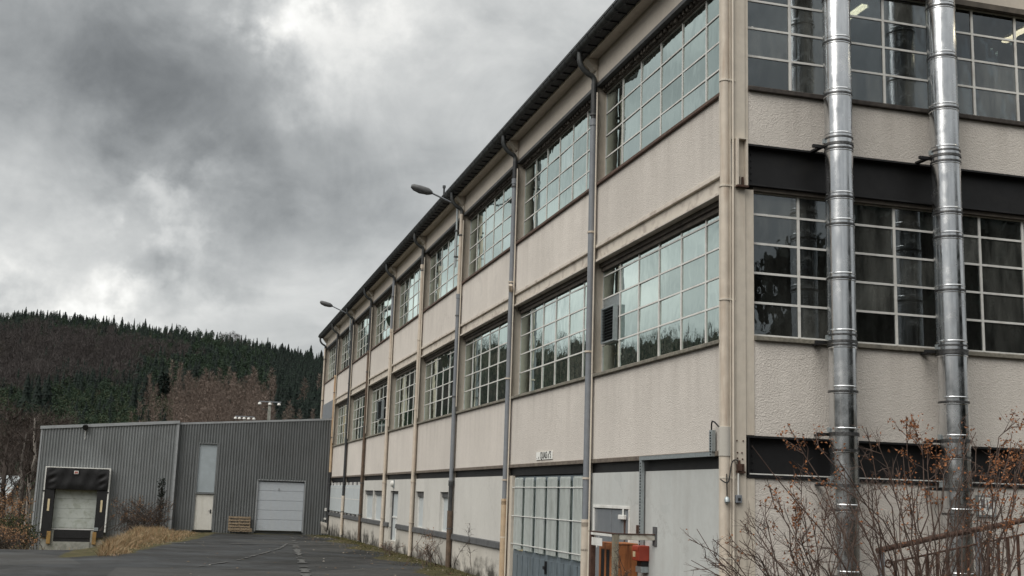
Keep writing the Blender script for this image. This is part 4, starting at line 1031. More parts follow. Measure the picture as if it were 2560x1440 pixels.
part('corner_trim', MB().box(-8.13, -8.03, LY - .05, LY + .33, -.6, zLf(-8.1) - .16), M['trim'], ls)
part('corner_trim', MB().box(-14.74, -14.66, LY - .05, LY + .1, -1.5, zLf(-14.7) - .16), M['trim'], ls)
# loading dock
DY = LY - .45
dk = part('dock_shelter', MB().box(-14.24, -13.78, DY, LY - .035, -.62, 2.72).box(-11.75, -11.26, DY, LY - .035, -.62, 2.72).box(-13.779, -11.751, DY + .1, LY - .035, 1.72, 2.72), M['black'], ls, label='black rubber truck dock shelter with white edges')
part('shelter_edge', MB().box(-14.30, -14.241, DY - .02, LY - .03, -.35, 2.78).box(-11.259, -11.19, DY - .02, LY - .03, -.35, 2.78).box(-14.30, -11.19, DY - .02, LY - .03, 2.781, 2.83), M['white_paint'], dk, bevel=.008)
# sagging head curtain
n_, m_ = 60, 18; V = []
for j in range(m_):
    for i in range(n_):
        u, v = i / (n_ - 1), j / (m_ - 1); x = -14.235 + u * 2.97; z = 2.76 - v * (1.0 + .05 * math.sin(u * 3.14))
        s = 1 - abs(2 * u - 1)
        yy = DY - .05 - .020 * math.sin(v * 7 + 3.5 * s * s + .8 * math.sin(u * 9)) * min(1, s * 3) - .05 * math.sin(v * 3.1) - .012 * math.sin(u * 31 + v * 4)
        if u < .2 or u > .8: yy -= .035 * math.sin(v * 17 + u * 26) * math.sin(u * 5 * math.pi) ** 2 * math.sin(v * 3.1)
        V.append((x, yy, z))
I = np.arange(n_ * m_).reshape(m_, n_)
T_ = np.stack([I[:-1, :-1], I[1:, :-1], I[1:, 1:], I[:-1, 1:]], -1).reshape(-1, 4)
M['curtain'] = plain('black_tarpaulin', (.012, .012, .013), .55, var=.3, spec=.3)
link('head_curtain', np_mesh('head_curtain', V, T_, M['curtain'], True), dk)
part('label_plate', MB().box(-12.93, -12.72, DY - .14, DY - .13, 2.50, 2.66), M['white_paint'], dk)
part('label_mark', MB().box(-12.91, -12.74, DY - .145, DY - .141, 2.53, 2.58).box(-12.88, -12.84, DY - .145, DY - .141, 2.59, 2.63).box(-12.82, -12.77, DY - .145, DY - .141, 2.585, 2.63), M['red'], dk)
for x in (-14.05, -11.55): part('marker_strip', MB().box(x, x + .10, DY - .012, DY - .001, .65, 1.24), M['yellow_pale'], dk)
part('fixing_hooks', MB().box(-14.34, -14.24, DY - .05, DY, 1.6, 1.66).box(-11.3, -11.2, DY - .05, DY, 1.6, 1.66), M['black'], dk)
dd = part('dock_door', MB().box(-13.78, -11.75, LY - .09, LY - .04, -.20, 1.73), M['glassfibre'], ls, label='dusty pale dock door')
for k in range(4): part('door_panel', MB().box(-13.775, -11.755, LY - .12, LY - .091, -.17 + k * .48, .30 + k * .48), M['glassfibre'], dd, bevel=.006)
part('bottom_seal', MB().box(-13.80, -11.73, LY - .14, LY - .06, -.26, -.205), M['white_paint'], dd)
part('dock_leveller', MB().box(-13.64, -11.90, LY - .30, LY - .05, -.84, -.27).box(-13.60, -11.94, LY - .33, LY - .301, -.66, -.60), M['black'], ls)
part('dock_foot', MB().box(-14.25, -13.641, LY - .32, LY - .03, -1.7, -.30).box(-11.899, -11.25, LY - .32, LY - .03, -1.7, -.30).box(-13.64, -11.90, LY - .36, LY - .03, -1.7, -.842), M['concrete'], ls)
for x in (-13.95, -11.80): part('bumper', MB().box(x, x + .19, LY - .46, LY - .321, -.95, -.34), M['yellow'], ls, bevel=.012)
part('small_plate', MB().box(-11.75, -11.55, DY - .02, DY - .002, -.28, -.12), M['galv'], dk, bevel=.006)
fl = thing('flood_lamp', 'small dark floodlight under the roof edge of the dock shed', 'floodlight', (-12.62, LY - .12, 4.88))
part('lamp_head', MB().tube([(0, .0, .04), (0, -.10, .03), (0, -.22, -.04)], [.10, .13, .15], 12), M['black'], fl, smooth=True)
part('bracket', MB().box(-.03, .03, -.05, .1, -.18, -.03), M['black'], fl)
part('cable', MB().tube([(0, .06, -.18), (.01, .06, -.62)], .012, 5), M['white_paint'], fl)

# pallets leaning on the shed
def pallet(label, x, y, rz, tilt, z):
    t = thing('wooden_pallet', label, 'pallet', (x, y, z), 'pallets by the shed'); t.rotation_euler = (tilt, 0, rz)
    bd = MB().box(-.56, .56, -.011, .011, -.045, .045).mesh('plank', M['wood'])
    for k in range(5):
        p_ = link('plank', bd, t, (0, -.07, .06 + k * .155)); p_.rotation_euler = (0, random.gauss(0, .008), 0)
    for k in range(3): link('plank', bd, t, (0, .07, .06 + k * .31))
    bm_ = MB().box(-.04, .04, -.055, .055, 0, .74).mesh('bearer', M['wood'])
    for x_ in (-.52, 0, .52): link('bearer', bm_, t, (x_, 0, 0))
    return t
pallet('weathered wooden pallet standing against the shed left of the garage door', -4.63, SY - .30, 0, R(-8), -.13)
pl = pallet('wooden pallet lying flat in front of the upright pallet', -4.60, SY - .95, 0, R(90), -.05)
bs = thing('outlet_shoe_block', 'pale leaning block standing in for the outlet shoe of the far downpipe', 'block', (-.30, 47.4, -.15))  # leaning block modelled in place of the downpipe's outlet shoe
part('block', MB().hexa([(-.16,-.12,0),(.14,-.12,0),(.14,.12,0),(-.16,.12,0),(-.22,-.10,.62),(.10,-.10,.55),(.10,.10,.55),(-.22,.10,.62)]), M['plinth'], bs, bevel=.02)

# ------------------------------------------------------------------ rusty stair railing below the gable
rl = thing('stair_railing', 'rusty iron stair railing with slanting handrail behind the shrubs', 'railing')
RYY = -2.0
def rz_(x): return 1.52 + (x - 1.04) * .198
part('handrail', MB().tube([(1.04, RYY, rz_(1.04)), (1.9, RYY, rz_(1.9)+.015), (3.0, RYY, rz_(3.0)), (4.4, RYY, rz_(4.4))], .036, 10), M['rust'], rl, smooth=True)
part('lower_rail', MB().tube([(1.2, RYY, rz_(1.2) - .18), (4.4, RYY, rz_(4.4) - .18)], .014, 6).tube([(1.0, RYY, .48), (4.4, RYY, 1.1)], .014, 6), M['rust'], rl)
part('scroll', MB().tube(arc([(1.06, RYY, 1.47), (1.12, RYY, 1.36), (1.22, RYY, 1.30), (1.26, RYY, 1.38), (1.19, RYY, 1.42), (1.15, RYY, 1.36)]), .012, 6), M['rust'], rl, smooth=True)
bmh = MB().box(-.016, .016, -.013, .013, -.98, 0).mesh('baluster', M['rust'])
x = 1.3
while x < 4.4:
    link('baluster', bmh, rl, (x, RYY, rz_(x) - .18)); x += .155
for x in (1.1, 2.55, 4.1): part('post', MB().box(x - .03, x + .03, RYY - .03, RYY + .03, -.1, rz_(x) - .03), M['pipe_grey'], rl)

# ------------------------------------------------------------------ utility poles behind the sheds
def upole(px, ptop, dist, label, arms):
    a = at_y(px, ptop, dist); z0 = H1(a[0], dist)
    t = thing('utility_pole', label, 'utility pole', (a[0], dist, z0), 'utility poles behind the sheds'); h_ = a[2] - z0
    part('pole', MB().hexa([(-.16,-.16,0),(.16,-.16,0),(.16,.16,0),(-.16,.16,0),(-.11,-.11,h_),(.11,-.11,h_),(.11,.11,h_),(-.11,.11,h_)]), M['concrete'], t, bevel=.02)
    part('crossarm', MB().box(-.85, .85, -.16, -.09, h_ - .10, h_ - .02), M['pipe_grey'], t)
    for ax in arms:
        part('insulator', MB().tube([(ax, -.125, h_ - .12), (ax, -.125, h_ - .16), (ax, -.125, h_ - .2), (ax, -.125, h_ - .28), (ax, -.125, h_ - .34)], [.05, .12, .13, .14, .05], 10), M['insul'], t, smooth=True)
    part('jumper_wire', MB().tube(arc([(.78, -.12, h_ - .3), (.6, -.12, h_ - .9), (.25, -.12, h_ - 1.3), (.12, -.12, h_ - 1.9)]), .015, 5).tube(arc([(-.78, -.12, h_ - .3), (-.6, -.12, h_ - .7), (-.15, -.12, h_ - .7)]), .015, 5), M['gutter'], t)
    return t
upole(675, 1003, 78, 'concrete utility pole with crossarm above the garage door shed', (-.78, 0, .70))
upole(612, 1040, 92, 'low utility pole top with white insulators over the shed roof', (-.8, -.45, -.05, .35, .8))
lo = thing('far_building', 'low pale building with a blue grey roof beyond the left shrubs', 'building', (-27, 78, -2.2))
part('wall', MB().box(-9, 6.4, 0, 8, 0, 2.4), M['render_white'], lo)
part('roof', MB().hexa([(-9.4,-.5,2.4),(6.8,-.5,2.4),(6.8,8.5,4.6),(-9.4,8.5,4.6),(-9.4,-.5,2.5),(6.8,-.5,2.5),(6.8,8.5,4.7),(-9.4,8.5,4.7)]), M['shutter'], lo)

# ------------------------------------------------------------------ forest on the hills
def rot_rows(V, a):
    c, s = np.cos(a), np.sin(a); return np.stack([V[:,0]*c - V[:,1]*s, V[:,0]*s + V[:,1]*c, V[:,2]], 1)
def proto_spruce(tiers=9, k=9, w=.20, rng=RNG):
    V, T = [], []
    for i in range(tiers):
        f = i / tiers; z = .06 + .90 * f; r = w * (1 - f) ** .85 * rng.uniform(.85, 1.15) + .012
        o = len(V); V.append((rng.normal(0, .006), rng.normal(0, .006), min(1.0, z + .20 * (1 - f * .45))))
        ph = rng.uniform(0, 6.28)
        for q in range(k):
            a = ph + 2 * np.pi * q / k; rr = r * (rng.uniform(.85, 1.2) if q % 2 == 0 else rng.uniform(.35, .6))
            V.append((rr * np.cos(a), rr * np.sin(a), z - rr * rng.uniform(.1, .4)))
        for q in range(k): T.append((o, o + 1 + q, o + 1 + (q + 1) % k))
    return np.array(V), np.array(T)
def proto_twigs(n=130, kind='bare', rng=RNG):
    V, T = [], []
    for i in range(n):
        if kind == 'bare':
            u = rng.normal(size=3); u /= np.linalg.norm(u); rr = rng.uniform(.3, 1) ** .6
            p = np.array([u[0]*.26*rr, u[1]*.26*rr, .62 + u[2]*.36*rr]); d = np.array([u[0]*.5, u[1]*.5, .55 + .5*u[2]]) + rng.normal(0, .25, 3); ln = rng.uniform(.06, .17); wd = rng.uniform(.010, .022)
        elif kind == 'larch':
            z = rng.uniform(.1, 1) ; r = .17 * (1 - z) + .015; a = rng.uniform(0, 6.28); s = rng.uniform(.2, 1)
            p = np.array([np.cos(a)*r*s, np.sin(a)*r*s, z]); d = np.array([np.cos(a)*.6, np.sin(a)*.6, rng.uniform(.1, 1.3)]); ln = rng.uniform(.05, .14); wd = rng.uniform(.008, .020)
        else:   # leafy clumps
            u = rng.normal(size=3); u /= np.linalg.norm(u); rr = rng.uniform(.35, 1) ** .5
            w = .20 if kind == 'pine' else .30
            p = np.array([u[0]*w*rr, u[1]*w*rr, .58 + u[2]*.40*rr]); d = rng.normal(size=3); ln = rng.uniform(.05, .12); wd = rng.uniform(.04, .09)
        d = d / np.linalg.norm(d); sd_ = np.cross(d, rng.normal(size=3)); sd_ /= np.linalg.norm(sd_) + 1e-9
        o = len(V); V += [p - sd_*wd/2, p + sd_*wd/2, p + d*ln]; T.append((o, o+1, o+2))
    if kind in ('bare', 'larch'):
        o = len(V); h_ = .85 if kind == 'bare' else .98
        V += [(-.014, 0, 0), (.014, 0, 0), (.0, .002, h_), (0, -.014, 0), (0, .014, 0)]; T += [(o, o+1, o+2), (o+3, o+4, o+2)]
    return np.array(V, float), np.array(T)
PROTO = {'spruce': [proto_spruce(9, 9, w) for w in (.15, .18, .24, .20, .13)], 'pine': [proto_twigs(150, 'pine') for _ in range(4)],
         'bare': [proto_twigs(240, 'bare') for _ in range(5)], 'larch': [proto_twigs(230, 'larch') for _ in range(4)], 'scrub': [proto_twigs(110, 'scrub') for _ in range(4)]}
LOWP = {'spruce': [proto_spruce(5, 7, .21)], 'bare': [proto_twigs(70, 'scrub')], 'pine': [proto_twigs(60, 'pine')]}
def plant(items, protos):
    """items: list of (x, y, h); returns joined arrays"""
    VV, TT, o = [], [], 0; items = np.array(items)
    pick = RNG.integers(0, len(protos), len(items)); ang = RNG.uniform(0, 6.28, len(items))
    for i, (x, y, h_) in enumerate(items):
        V, T = protos[pick[i]]
        v = rot_rows(V, ang[i]) * h_; v[:, :2] *= RNG.uniform(.85, 1.25)
        v += (x, y, H1(x, y) - .25)
        VV.append(v); TT.append(T + o); o += len(V)
    return np.concatenate(VV), np.concatenate(TT)
RPX = np.array([-300,0,80,200,330,450,560,690,760,840,1000]); RPY = np.array([800,795,783,797,818,828,843,873,884,895,915])
def zone(px, py):
    px += random.gauss(0, 18); py += random.gauss(0, 10); d = py - np.interp(px, RPX, RPY); u = random.random()
    if px > 665 and d < 78: return 'spruce'
    if px > 675 and py > 962: return 'spruce' if u < .96 else 'larch'
    if px > 600 and py < 962: return 'spruce' if u < .5 else 'pine'
    if d < 34 and px < 440: return 'spruce' if u < .6 else 'pine'
    if d < 17 and px > 560: return 'bare' if u < .8 else 'pine'
    if px < 330 and 38 < d < 128: return 'bare' if u < .92 else 'spruce'
    if px < 480 and 42 < d < 64: return 'bare' if u < .85 else 'pine'
    if px < 480 and d <= 42: return 'spruce' if u < .5 else 'pine'
    if d < 88 and px > 330: return 'pine' if u < .82 else 'spruce'
    if py < 950 and px < 150: return 'bare'
    if py < 962: return 'spruce' if u < .6 else 'pine'
    if px < 340:
        return 'pine' if u < (.62 if py < 1005 else .42) else ('scrub' if u < .88 else 'spruce')
    if px < 430: return 'scrub' if u < .45 else ('larch' if u < .62 else ('pine' if u < .9 else 'spruce'))
    return 'larch' if u < .90 else 'spruce'
bins = {k: [] for k in PROTO}
r = 190.0
while r < 915:
    sp = (4.1 + r * .0016) * min(1, max(.62, r / 520))
    for a in np.arange(-10.2, 7.6, np.degrees(sp / r)):
        aa = R(a + random.gauss(0, .3 * np.degrees(sp / r))); rr = r + random.gauss(0, sp * .35)
        x, y = CAM[0] + rr * math.sin(aa), CAM[1] + rr * math.cos(aa)
        px, py, _ = project((x, y, H1(x, y) + 5))
        k = zone(px, py); h_ = {'spruce': 9.6, 'pine': 7.6, 'bare': 9.5, 'larch': 13.0, 'scrub': 7.5}[k] * random.uniform(.6, 1.25)
        h_ *= min(1, max(.50, rr / 560))
        if rr > 780: h_ *= random.uniform(.5, .9)
        bins[k].append((x, y, h_))
    r += sp * (1.0 if r > 300 else .9)
for k, nm, lb in (('spruce', 'spruce_forest', 'dark spruce forest covering the far hillside'), ('pine', 'pine_forest', 'lighter green conifers spread over the far hillside'),
              ('bare', 'bare_woodland', 'leafless brown woodland below the ridge'), ('larch', 'larch_woodland', 'russet leafless larches on the lower slope'), ('scrub', 'scrub_woodland', 'mixed green brown young trees on the lower left slope')):
    V, T = plant(bins[k], PROTO[k]); o = link(nm, np_mesh(nm, V, T, M[k])); tag(o, lb, 'forest', None, 'stuff')
# the same woods go on round the valley (seen only mirrored in the windows)
bins = {'spruce': [], 'bare': [], 'pine': []}
for (a0, a1, r0) in ((-120, -10.5, 200), (8, 16, 300), (140, 230, 200)):
    r = float(r0)
    while r < 915:
        sp = 11 + r * .004
        for a in np.arange(a0, a1, np.degrees(sp / r)):
            aa = R(a + random.gauss(0, .4)); rr = r + random.gauss(0, 4); x, y = CAM[0] + rr * math.sin(aa), CAM[1] + rr * math.cos(aa)
            k = random.choice(('spruce', 'spruce', 'bare', 'pine')); bins[k].append((x, y, random.uniform(9, 15) * (1 if rr < 780 else .8)))
        r += sp
for k, nm in (('spruce', 'spruce_forest'), ('bare', 'bare_woodland'), ('pine', 'pine_forest')):
    V, T = plant(bins[k], LOWP[k]); o = link(nm, np_mesh(nm, V, T, M[k])); tag(o, 'wooded slopes carrying on round the valley beside the yard', 'forest', None, 'stuff')

# single trees one can pick out
def hit(px, py):
    d = pdir(px, py); t_ = 60.0
    while t_ < 1100:
        P = CAM + d * t_
        if P[2] < H1(P[0], P[1]): return P
        t_ += 2.5
    return CAM + d * 700
SPM = [np_mesh('crown', *proto_spruce(15, 13, w), M['spruce']) for w in (.17, .20, .22)]
TRM = MB().tube([(0,0,0),(0,0,.5),(0,0,.97)], [.016,.010,.002], 6).mesh('trunk', M['bark'])
def tree(name, label, group, crown, P, h_, trunk=TRM, w=1.0):
    t = thing(name, label, 'tree', (P[0], P[1], P[2] - .2), group); t.rotation_euler = (0, 0, random.uniform(0, 6.28))
    t.scale = (h_ * w, h_ * w, h_)
    link('crown', crown, t); link('trunk', trunk, t); return t
for i in range(54):
    q = random.uniform(684, 822); py = random.uniform(905, 1078) if i > 8 else random.uniform(892, 908)
    P = hit(q, py); tree('spruce_tree', 'dark spruce in the dense stand right beside the factory gutter end', 'dark spruces beside the far end of the factory', SPM[i % 3], P, (random.uniform(9, 13) if py < 960 else random.uniform(8, 11.5)) if i > 8 else random.uniform(8, 12), w=random.uniform(1.0, 1.5))
for (q, py, h_) in ((60, 806, 8), (135, 806, 7), (30, 812, 8), (205, 812, 7.5), (100, 800, 8), (285, 818, 7), (165, 806, 6.5)):
    tree('spruce_tree', {60: 'second', 135: 'fourth', 30: 'first', 205: 'sixth', 100: 'third', 285: 'last and rightmost', 165: 'fifth'}[q] + ' of the ragged conifers counted from the left along the ridge', 'conifers on the ridge', SPM[int(q) % 3], hit(q, py), h_)
PNM = np_mesh('crown', *proto_twigs(420, 'pine'), M['pine'])
tree('pine_tree', 'solitary dark conifer amid the russet larches', None, np_mesh('crown', *proto_twigs(420, 'pine'), M['spruce']), hit(404, 1022), 12.5, w=.9)
tree('spruce_tree', 'dark spruce left of the solitary conifer on the slope', None, SPM[1], hit(356, 1040), 13)
for (q, py) in ((60, 1040), (88, 1046), (112, 1044), (330, 1056)):
    tree('spruce_tree', {60: 'leftmost of three dark spruces close together low on the left slope', 88: 'middle one of three dark spruces close together low on the left slope', 112: 'rightmost of three dark spruces close together low on the left slope', 330: 'dark spruce low on the slope behind the dock shed roof'}[q], 'dark spruces low on the left slope', SPM[q % 3], hit(q, py), 12)

# bare trees and birches behind the left shed
def bare_tree(seed, h_=1.0, n=26, twist=.5):
    """trunk with limbs and fine twigs, unit height"""
    rg = random.Random(seed); tk, tw = MB(), MB()
    pts = [Vector((rg.gauss(0, .003) * i, rg.gauss(0, .003) * i, i / 6 * .95)) for i in range(7)]
    tk.tube(pts, [.017 * (1 - i / 7.5) + .002 for i in range(7)], 6)
    for k in range(n):
        f = rg.uniform(.25, .95); i = int(f * 6); b0 = pts[i].lerp(pts[min(6, i + 1)], f * 6 - i)
        a = rg.uniform(0, 6.28); ln = (1.05 - f) * rg.uniform(.28, .5); up = rg.uniform(.5, 1.3)
        d = Vector((math.cos(a), math.sin(a), up)).normalized()
        p1 = b0 + d * ln * .5 + Vector((rg.gauss(0, .02),) * 3); p2 = b0 + d * ln + Vector((0, 0, .04))
        tw.tube([b0, p1, p2], [.006, .0035, .0012], 4, cap=False)
        for q in range(7):
            g_ = rg.uniform(.3, 1); s0 = b0.lerp(p2, g_); dd = (d + Vector((rg.gauss(0, .6), rg.gauss(0, .6), rg.gauss(.2, .4)))).normalized() * rg.uniform(.06, .15)
            tw.tube([s0, s0 + dd], [.0022, .0007], 3, cap=False)
            for _ in range(2):
                e2 = s0 + dd * rg.uniform(.3, 1); tw.tube([e2, e2 + Vector((rg.gauss(0, .04), rg.gauss(0, .04), rg.gauss(.03, .04)))], [.0013, .0005], 3, cap=False)
    return tk.mesh('trunk', M['bark']), tw.mesh('crown', M['stem_dark'])
BT = [bare_tree(s) for s in range(4)]
BIR = [bare_tree(s, n=20) for s in (11, 12)]
for tk, cr_ in BIR: tk.materials[0] = M['birch']
def base_at(px, dist):
    d = pdir(px, 1230); h_ = np.array([d[0], d[1]]) / math.hypot(d[0], d[1]); P = CAM[:2] + h_ * dist
    return np.array([P[0], P[1], H1(P[0], P[1])])
k = 0
for (q, dist, h_) in ((8, 95, 9), (30, 105, 10), (52, 112, 9.5), (95, 118, 10), (118, 130, 11), (165, 128, 9.5), (215, 134, 10), (262, 130, 9.5), (318, 136, 10.5), (365, 140, 9.5), (-20, 100, 10), (140, 150, 11), (240, 150, 11), (420, 150, 10), (500, 160, 10.5), (12, 88, 7), (68, 98, 8)):
    tk, cr_ = BT[k % 4]; k += 1
    tree('bare_tree', 'leafless tree with fine brown twigs behind the grey sheds', 'leafless trees behind the grey sheds', cr_, base_at(q, dist), h_, tk, 1.3)
tree('birch_tree', 'pale trunked birch just left of the dock shed', None, BIR[0][1], base_at(74, 86), 8.6, BIR[0][0], 1.2)
tree('birch_tree', 'thin young birch at the far left edge', None, BIR[1][1], base_at(48, 90), 7.5, BIR[1][0], 1.0)
# tall trees behind the camera, seen mirrored in the gable glass
DT = np_mesh('crown', *proto_twigs(1500, 'scrub'), M['spruce'])
for i in range(18):
    x = 8 + i * 2.7 + random.gauss(0, .8); y = -42 + random.gauss(0, 4)
    h_ = np.interp(x, [8, 24, 30, 48], [12, 13.5, 19, 23]) * random.uniform(.85, 1.12)
    if i % 3: tree('evergreen_tree', 'tall dark evergreen mirrored in the middle windows of the gable', 'dark trees mirrored in the gable windows', DT, (x, y, H1(x, y)), h_, w=.9)
    else: tree('spruce_tree', 'tall dark spruce mirrored in the middle windows of the gable', 'dark spruces mirrored in the gable windows', SPM[i % 3], (x, y, H1(x, y)), h_ * 1.1, w=1.3)

# ------------------------------------------------------------------ shrubs, brambles, weeds and grass
def leaf_quad(mb, p, s, rg):
    d = Vector((rg.gauss(0, 1), rg.gauss(0, 1), rg.gauss(0, 1))).normalized(); w = d.orthogonal().normalized(); w.rotate(Matrix.Rotation(rg.uniform(0, 6.28), 3, d))
    n_ = d.cross(w) * s * .25
    mb.add([p, p + d*s*.5 + w*s*.30 + n_, p + d*s, p + d*s*.5 - w*s*.30 + n_], [(0, 1, 2), (0, 2, 3)])
def shrub(name, label, base, tips, leafy=None, seed=1, r0=.012, sub=9, sub2=3, sublen=.4, mat='stem', lmat='leaf_orange', lsize=.040, group=None, cat='shrub', spread=.25, bare_leaf=.06, curl=.12):
    """multi-stemmed shrub: stems from base to the given tips, side shoots, twigs and leaves"""
    rg = random.Random(seed); t = thing(name, label, cat, tuple(base), group); st, tw, lf = MB(), MB(), MB(); b0 = Vector(base)
    for ti, tip in enumerate(tips):
        tip = Vector(tip) - b0; s = Vector((rg.gauss(0, spread), rg.gauss(0, spread), -.05))
        L_ = (tip - s).length; ctrl = s.lerp(tip, .5) + Vector((-tip.x * curl, rg.gauss(0, .08) * L_, abs(rg.gauss(.10, .06)) * L_))
        pts = []
        for i in range(9):
            f = i / 8; p = s * (1-f)**2 + ctrl * 2*f*(1-f) + tip * f*f
            if 0 < i < 8: p += Vector((rg.gauss(0, .012), rg.gauss(0, .012), rg.gauss(0, .012))) * L_
            pts.append(p)
        st.tube(pts, [r0 * rg.uniform(.8, 1.2) * (1 - .8 * i / 8) + .0022 for i in range(9)], 6)
        leafd = (leafy or {}).get(ti, 0)
        for k in range(sub):
            f = rg.uniform(.30, 1.0); i = min(7, int(f * 8)); p = pts[i].lerp(pts[i+1], f * 8 - i); ax = (pts[i+1] - pts[i]).normalized()
            d = (ax * rg.uniform(.5, 1.1) + Vector((rg.gauss(0, .5), rg.gauss(0, .5), rg.gauss(.12, .35)))).normalized(); ln = sublen * rg.uniform(.4, 1.2) * (1.15 - f * .6)
            m1 = p + d * ln * .5 + Vector((rg.gauss(0, .02), rg.gauss(0, .02), rg.gauss(0, .02))); e = p + d * ln + Vector((0, 0, .04 * ln))
            st.tube([p, m1, e], [.0050, .0034, .0016], 5, cap=False)
            for q in range(sub2):
                g_ = rg.uniform(.25, 1.); s0 = p.lerp(e, g_); dd = (d + Vector((rg.gauss(0, .6), rg.gauss(0, .6), rg.gauss(0, .6)))).normalized() * rg.uniform(.05, .20)
                tw.tube([s0, s0 + dd * .5 + Vector((rg.gauss(0, .008),) * 3), s0 + dd], [.0026, .002, .001], 3, cap=False)
                nl = (1.9 * leafd if f > .62 else leafd * .25)
                for _ in range(int(nl) + (rg.random() < nl % 1)):
                    leaf_quad(lf, s0 + dd * rg.uniform(.1, 1.1) + Vector((rg.gauss(0, .02), rg.gauss(0, .02), rg.gauss(0, .02))), lsize * rg.uniform(.6, 1.3), rg)
                if rg.random() < bare_leaf: leaf_quad(lf, s0 + dd, lsize * rg.uniform(.5, 1.), rg)
    part('stems', st, M[mat], t, smooth=True); part('twigs', tw, M[mat], t, kind='stuff')
    if lf.v: part('leaves', lf, M[lmat], t, kind='stuff')
    return t
def tip_at(px, py, y): return at_y(px, py, y + random.gauss(0, .35))
SYY = -3.6
ta = [(1722,1347),(1742,1322),(1760,1392),(1800,1408),(1850,1300),(1862,1278),(1925,1215),(1900,1320),(1945,1245),(1985,1262),(2005,1205),(2040,1235),(1830,1350),(1880,1390),(2085,1255),(1960,1330),(2110,1300),(1790,1435),(2150,1235),(2010,1330)]
shrub('shrub', 'leafless spreading shrub leaning left across the foot of the corner column', at_y(2085, 1600, SYY) * [1, 1, 0], [tip_at(a, b, SYY) for a, b in ta] + [tip_at(a + random.gauss(0, 45), b + random.uniform(0, 70), SYY) for a, b in ta[::2]],
      {8: 2.5, 9: 2.2, 6: .6, 10: .5, 12: .4}, 3, .008, 10, 5, .42)
tb = [(1968,1058),(2030,1098),(2095,1150),(2165,1068),(2190,1100),(2180,1190),(2265,1040),(2290,1075),(2320,1110),(2350,1150),(2405,1075),(2440,1120),(2120,1230),(2240,1170),(2280,1225),(2150,1150),(2075,1110)]
shrub('shrub', 'tall dark stemmed shrub with orange dead leaves in front of the two flues', at_y(2300, 1640, SYY + .2) * [1, 1, 0], [tip_at(a, b, SYY + .2) for a, b in tb] + [tip_at(a + random.gauss(0, 50), b + random.uniform(20, 150), SYY + .2) for a, b in tb[::2]],
      {0: 1.8, 1: 1.6, 6: 1.6, 7: 2.2, 8: 2.6, 9: 2.2, 13: 1.6, 14: 1.0, 3: .5, 16: 1.0}, 5, .0105, 10, 4, .42)
tcn = [(2550,1045),(2530,1080),(2500,1110),(2565,1120),(2480,1150),(2455,1180),(2540,1180),(2580,1090),(2430,1250),(2610,1150),(2520,1240),(2400,1200),(2440,1080),(2600,1060)]
shrub('shrub', 'orange leaved shrub at the right edge of the picture before the railing', at_y(2420, 1660, SYY + .1) * [1, 1, 0], [tip_at(a, b, SYY + .1) for a, b in tcn] + [tip_at(a + random.gauss(0, 45), b + random.uniform(20, 140), SYY + .1) for a, b in tcn[::2]],
      {0: 1.8, 1: 1.6, 2: 2.6, 3: 2.6, 4: 2.2, 5: 1.8, 6: 2.4, 7: 1.6, 9: 2.0, 10: 1.2, 12: .8}, 9, .0105, 10, 4, .40)
# weeds at the foot of the long wall
def grow(px, py, x):   # point on the ground below a pixel at distance x from the wall
    P = at_x(px, py, x); return P
def weed(label, x, y, tips, seed, **k):
    return shrub(k.pop('name', 'weed'), label, (x, y, H1(x, y)), [(x + a, y + b, H1(x, y) + c) for a, b, c in tips], k.pop('leafy', None), seed, cat='weed', **k)
rg = random.Random(4)
weed('dry brown bush at the foot of the third downpipe', -.55, 18.9, [(rg.uniform(-.5, .3), rg.uniform(-1.4, 1.4), rg.uniform(.5, .95)) for _ in range(16)], 21, r0=.006, sub=7, sub2=2, sublen=.28, mat='stem', lmat='leaf_brown', leafy={i: .5 for i in range(8)}, lsize=.05, name='dry_bush')
weed('tall thin dead weed before the blank white wall', -.35, 14.6, [(.02, .05, 1.35), (-.05, -.15, .9)], 22, r0=.005, sub=14, sub2=3, sublen=.22, mat='stem_dark', lmat='leaf_brown')
weed('dead seed stalks low in front of the grey wall near the corner', -1.2, 1.3, [(-.05, .1, 1.30), (-.10, -.2, 1.20), (.0, -.35, 1.05), (.02, .3, 1.1)], 23, r0=.005, sub=8, sub2=4, sublen=.22, mat='stem_dark', lmat='leaf_brown', bare_leaf=.5, lsize=.035)
weed('small dry tuft near the side door', -.5, 25.2, [(rg.uniform(-.5, .3), rg.uniform(-.8, .8), rg.uniform(.2, .45)) for _ in range(10)], 24, r0=.005, sub=5, sub2=2, sublen=.2, lmat='leaf_brown', leafy={i: .6 for i in range(5)})
weed('thin dead stalks in front of the red box', -1.0, 3.9, [(-.02, .1, .62), (.05, -.1, .5)], 25, r0=.004, sub=5, sub2=2, sublen=.12, mat='stem_dark', lmat='leaf_brown')
# dark twiggy bush and slim evergreen before the dock shed
def H0(x, y): return (x, y, H1(x, y))
bx_, by_ = -9.5, 46.6
shrub('dark_bush', 'dark twiggy bush against the wall of the dock shed', H0(bx_, by_), [(bx_ + rg.uniform(-1.5, 1.5), by_ + rg.uniform(-.5, .6), H1(bx_, by_) + rg.uniform(.5, 1.6)) for _ in range(90)], {i: .35 for i in range(30)}, 31, .012, 10, 4, .45, 'stem_dark', 'leaf_brown', .07, spread=.75)
shrub('slim_evergreen', 'slim dark evergreen rising out of the dark bush', H0(-8.62, 46.9), [(-8.62 + rg.uniform(-.10, .10), 46.9 + rg.uniform(-.1, .1), H1(-8.62, 46.9) + rg.uniform(1.2, 2.6)) for _ in range(9)], {i: 2 for i in range(9)}, 32, .010, 12, 2, .10, 'stem_dark', 'spruce', .08, spread=.04, bare_leaf=.4)
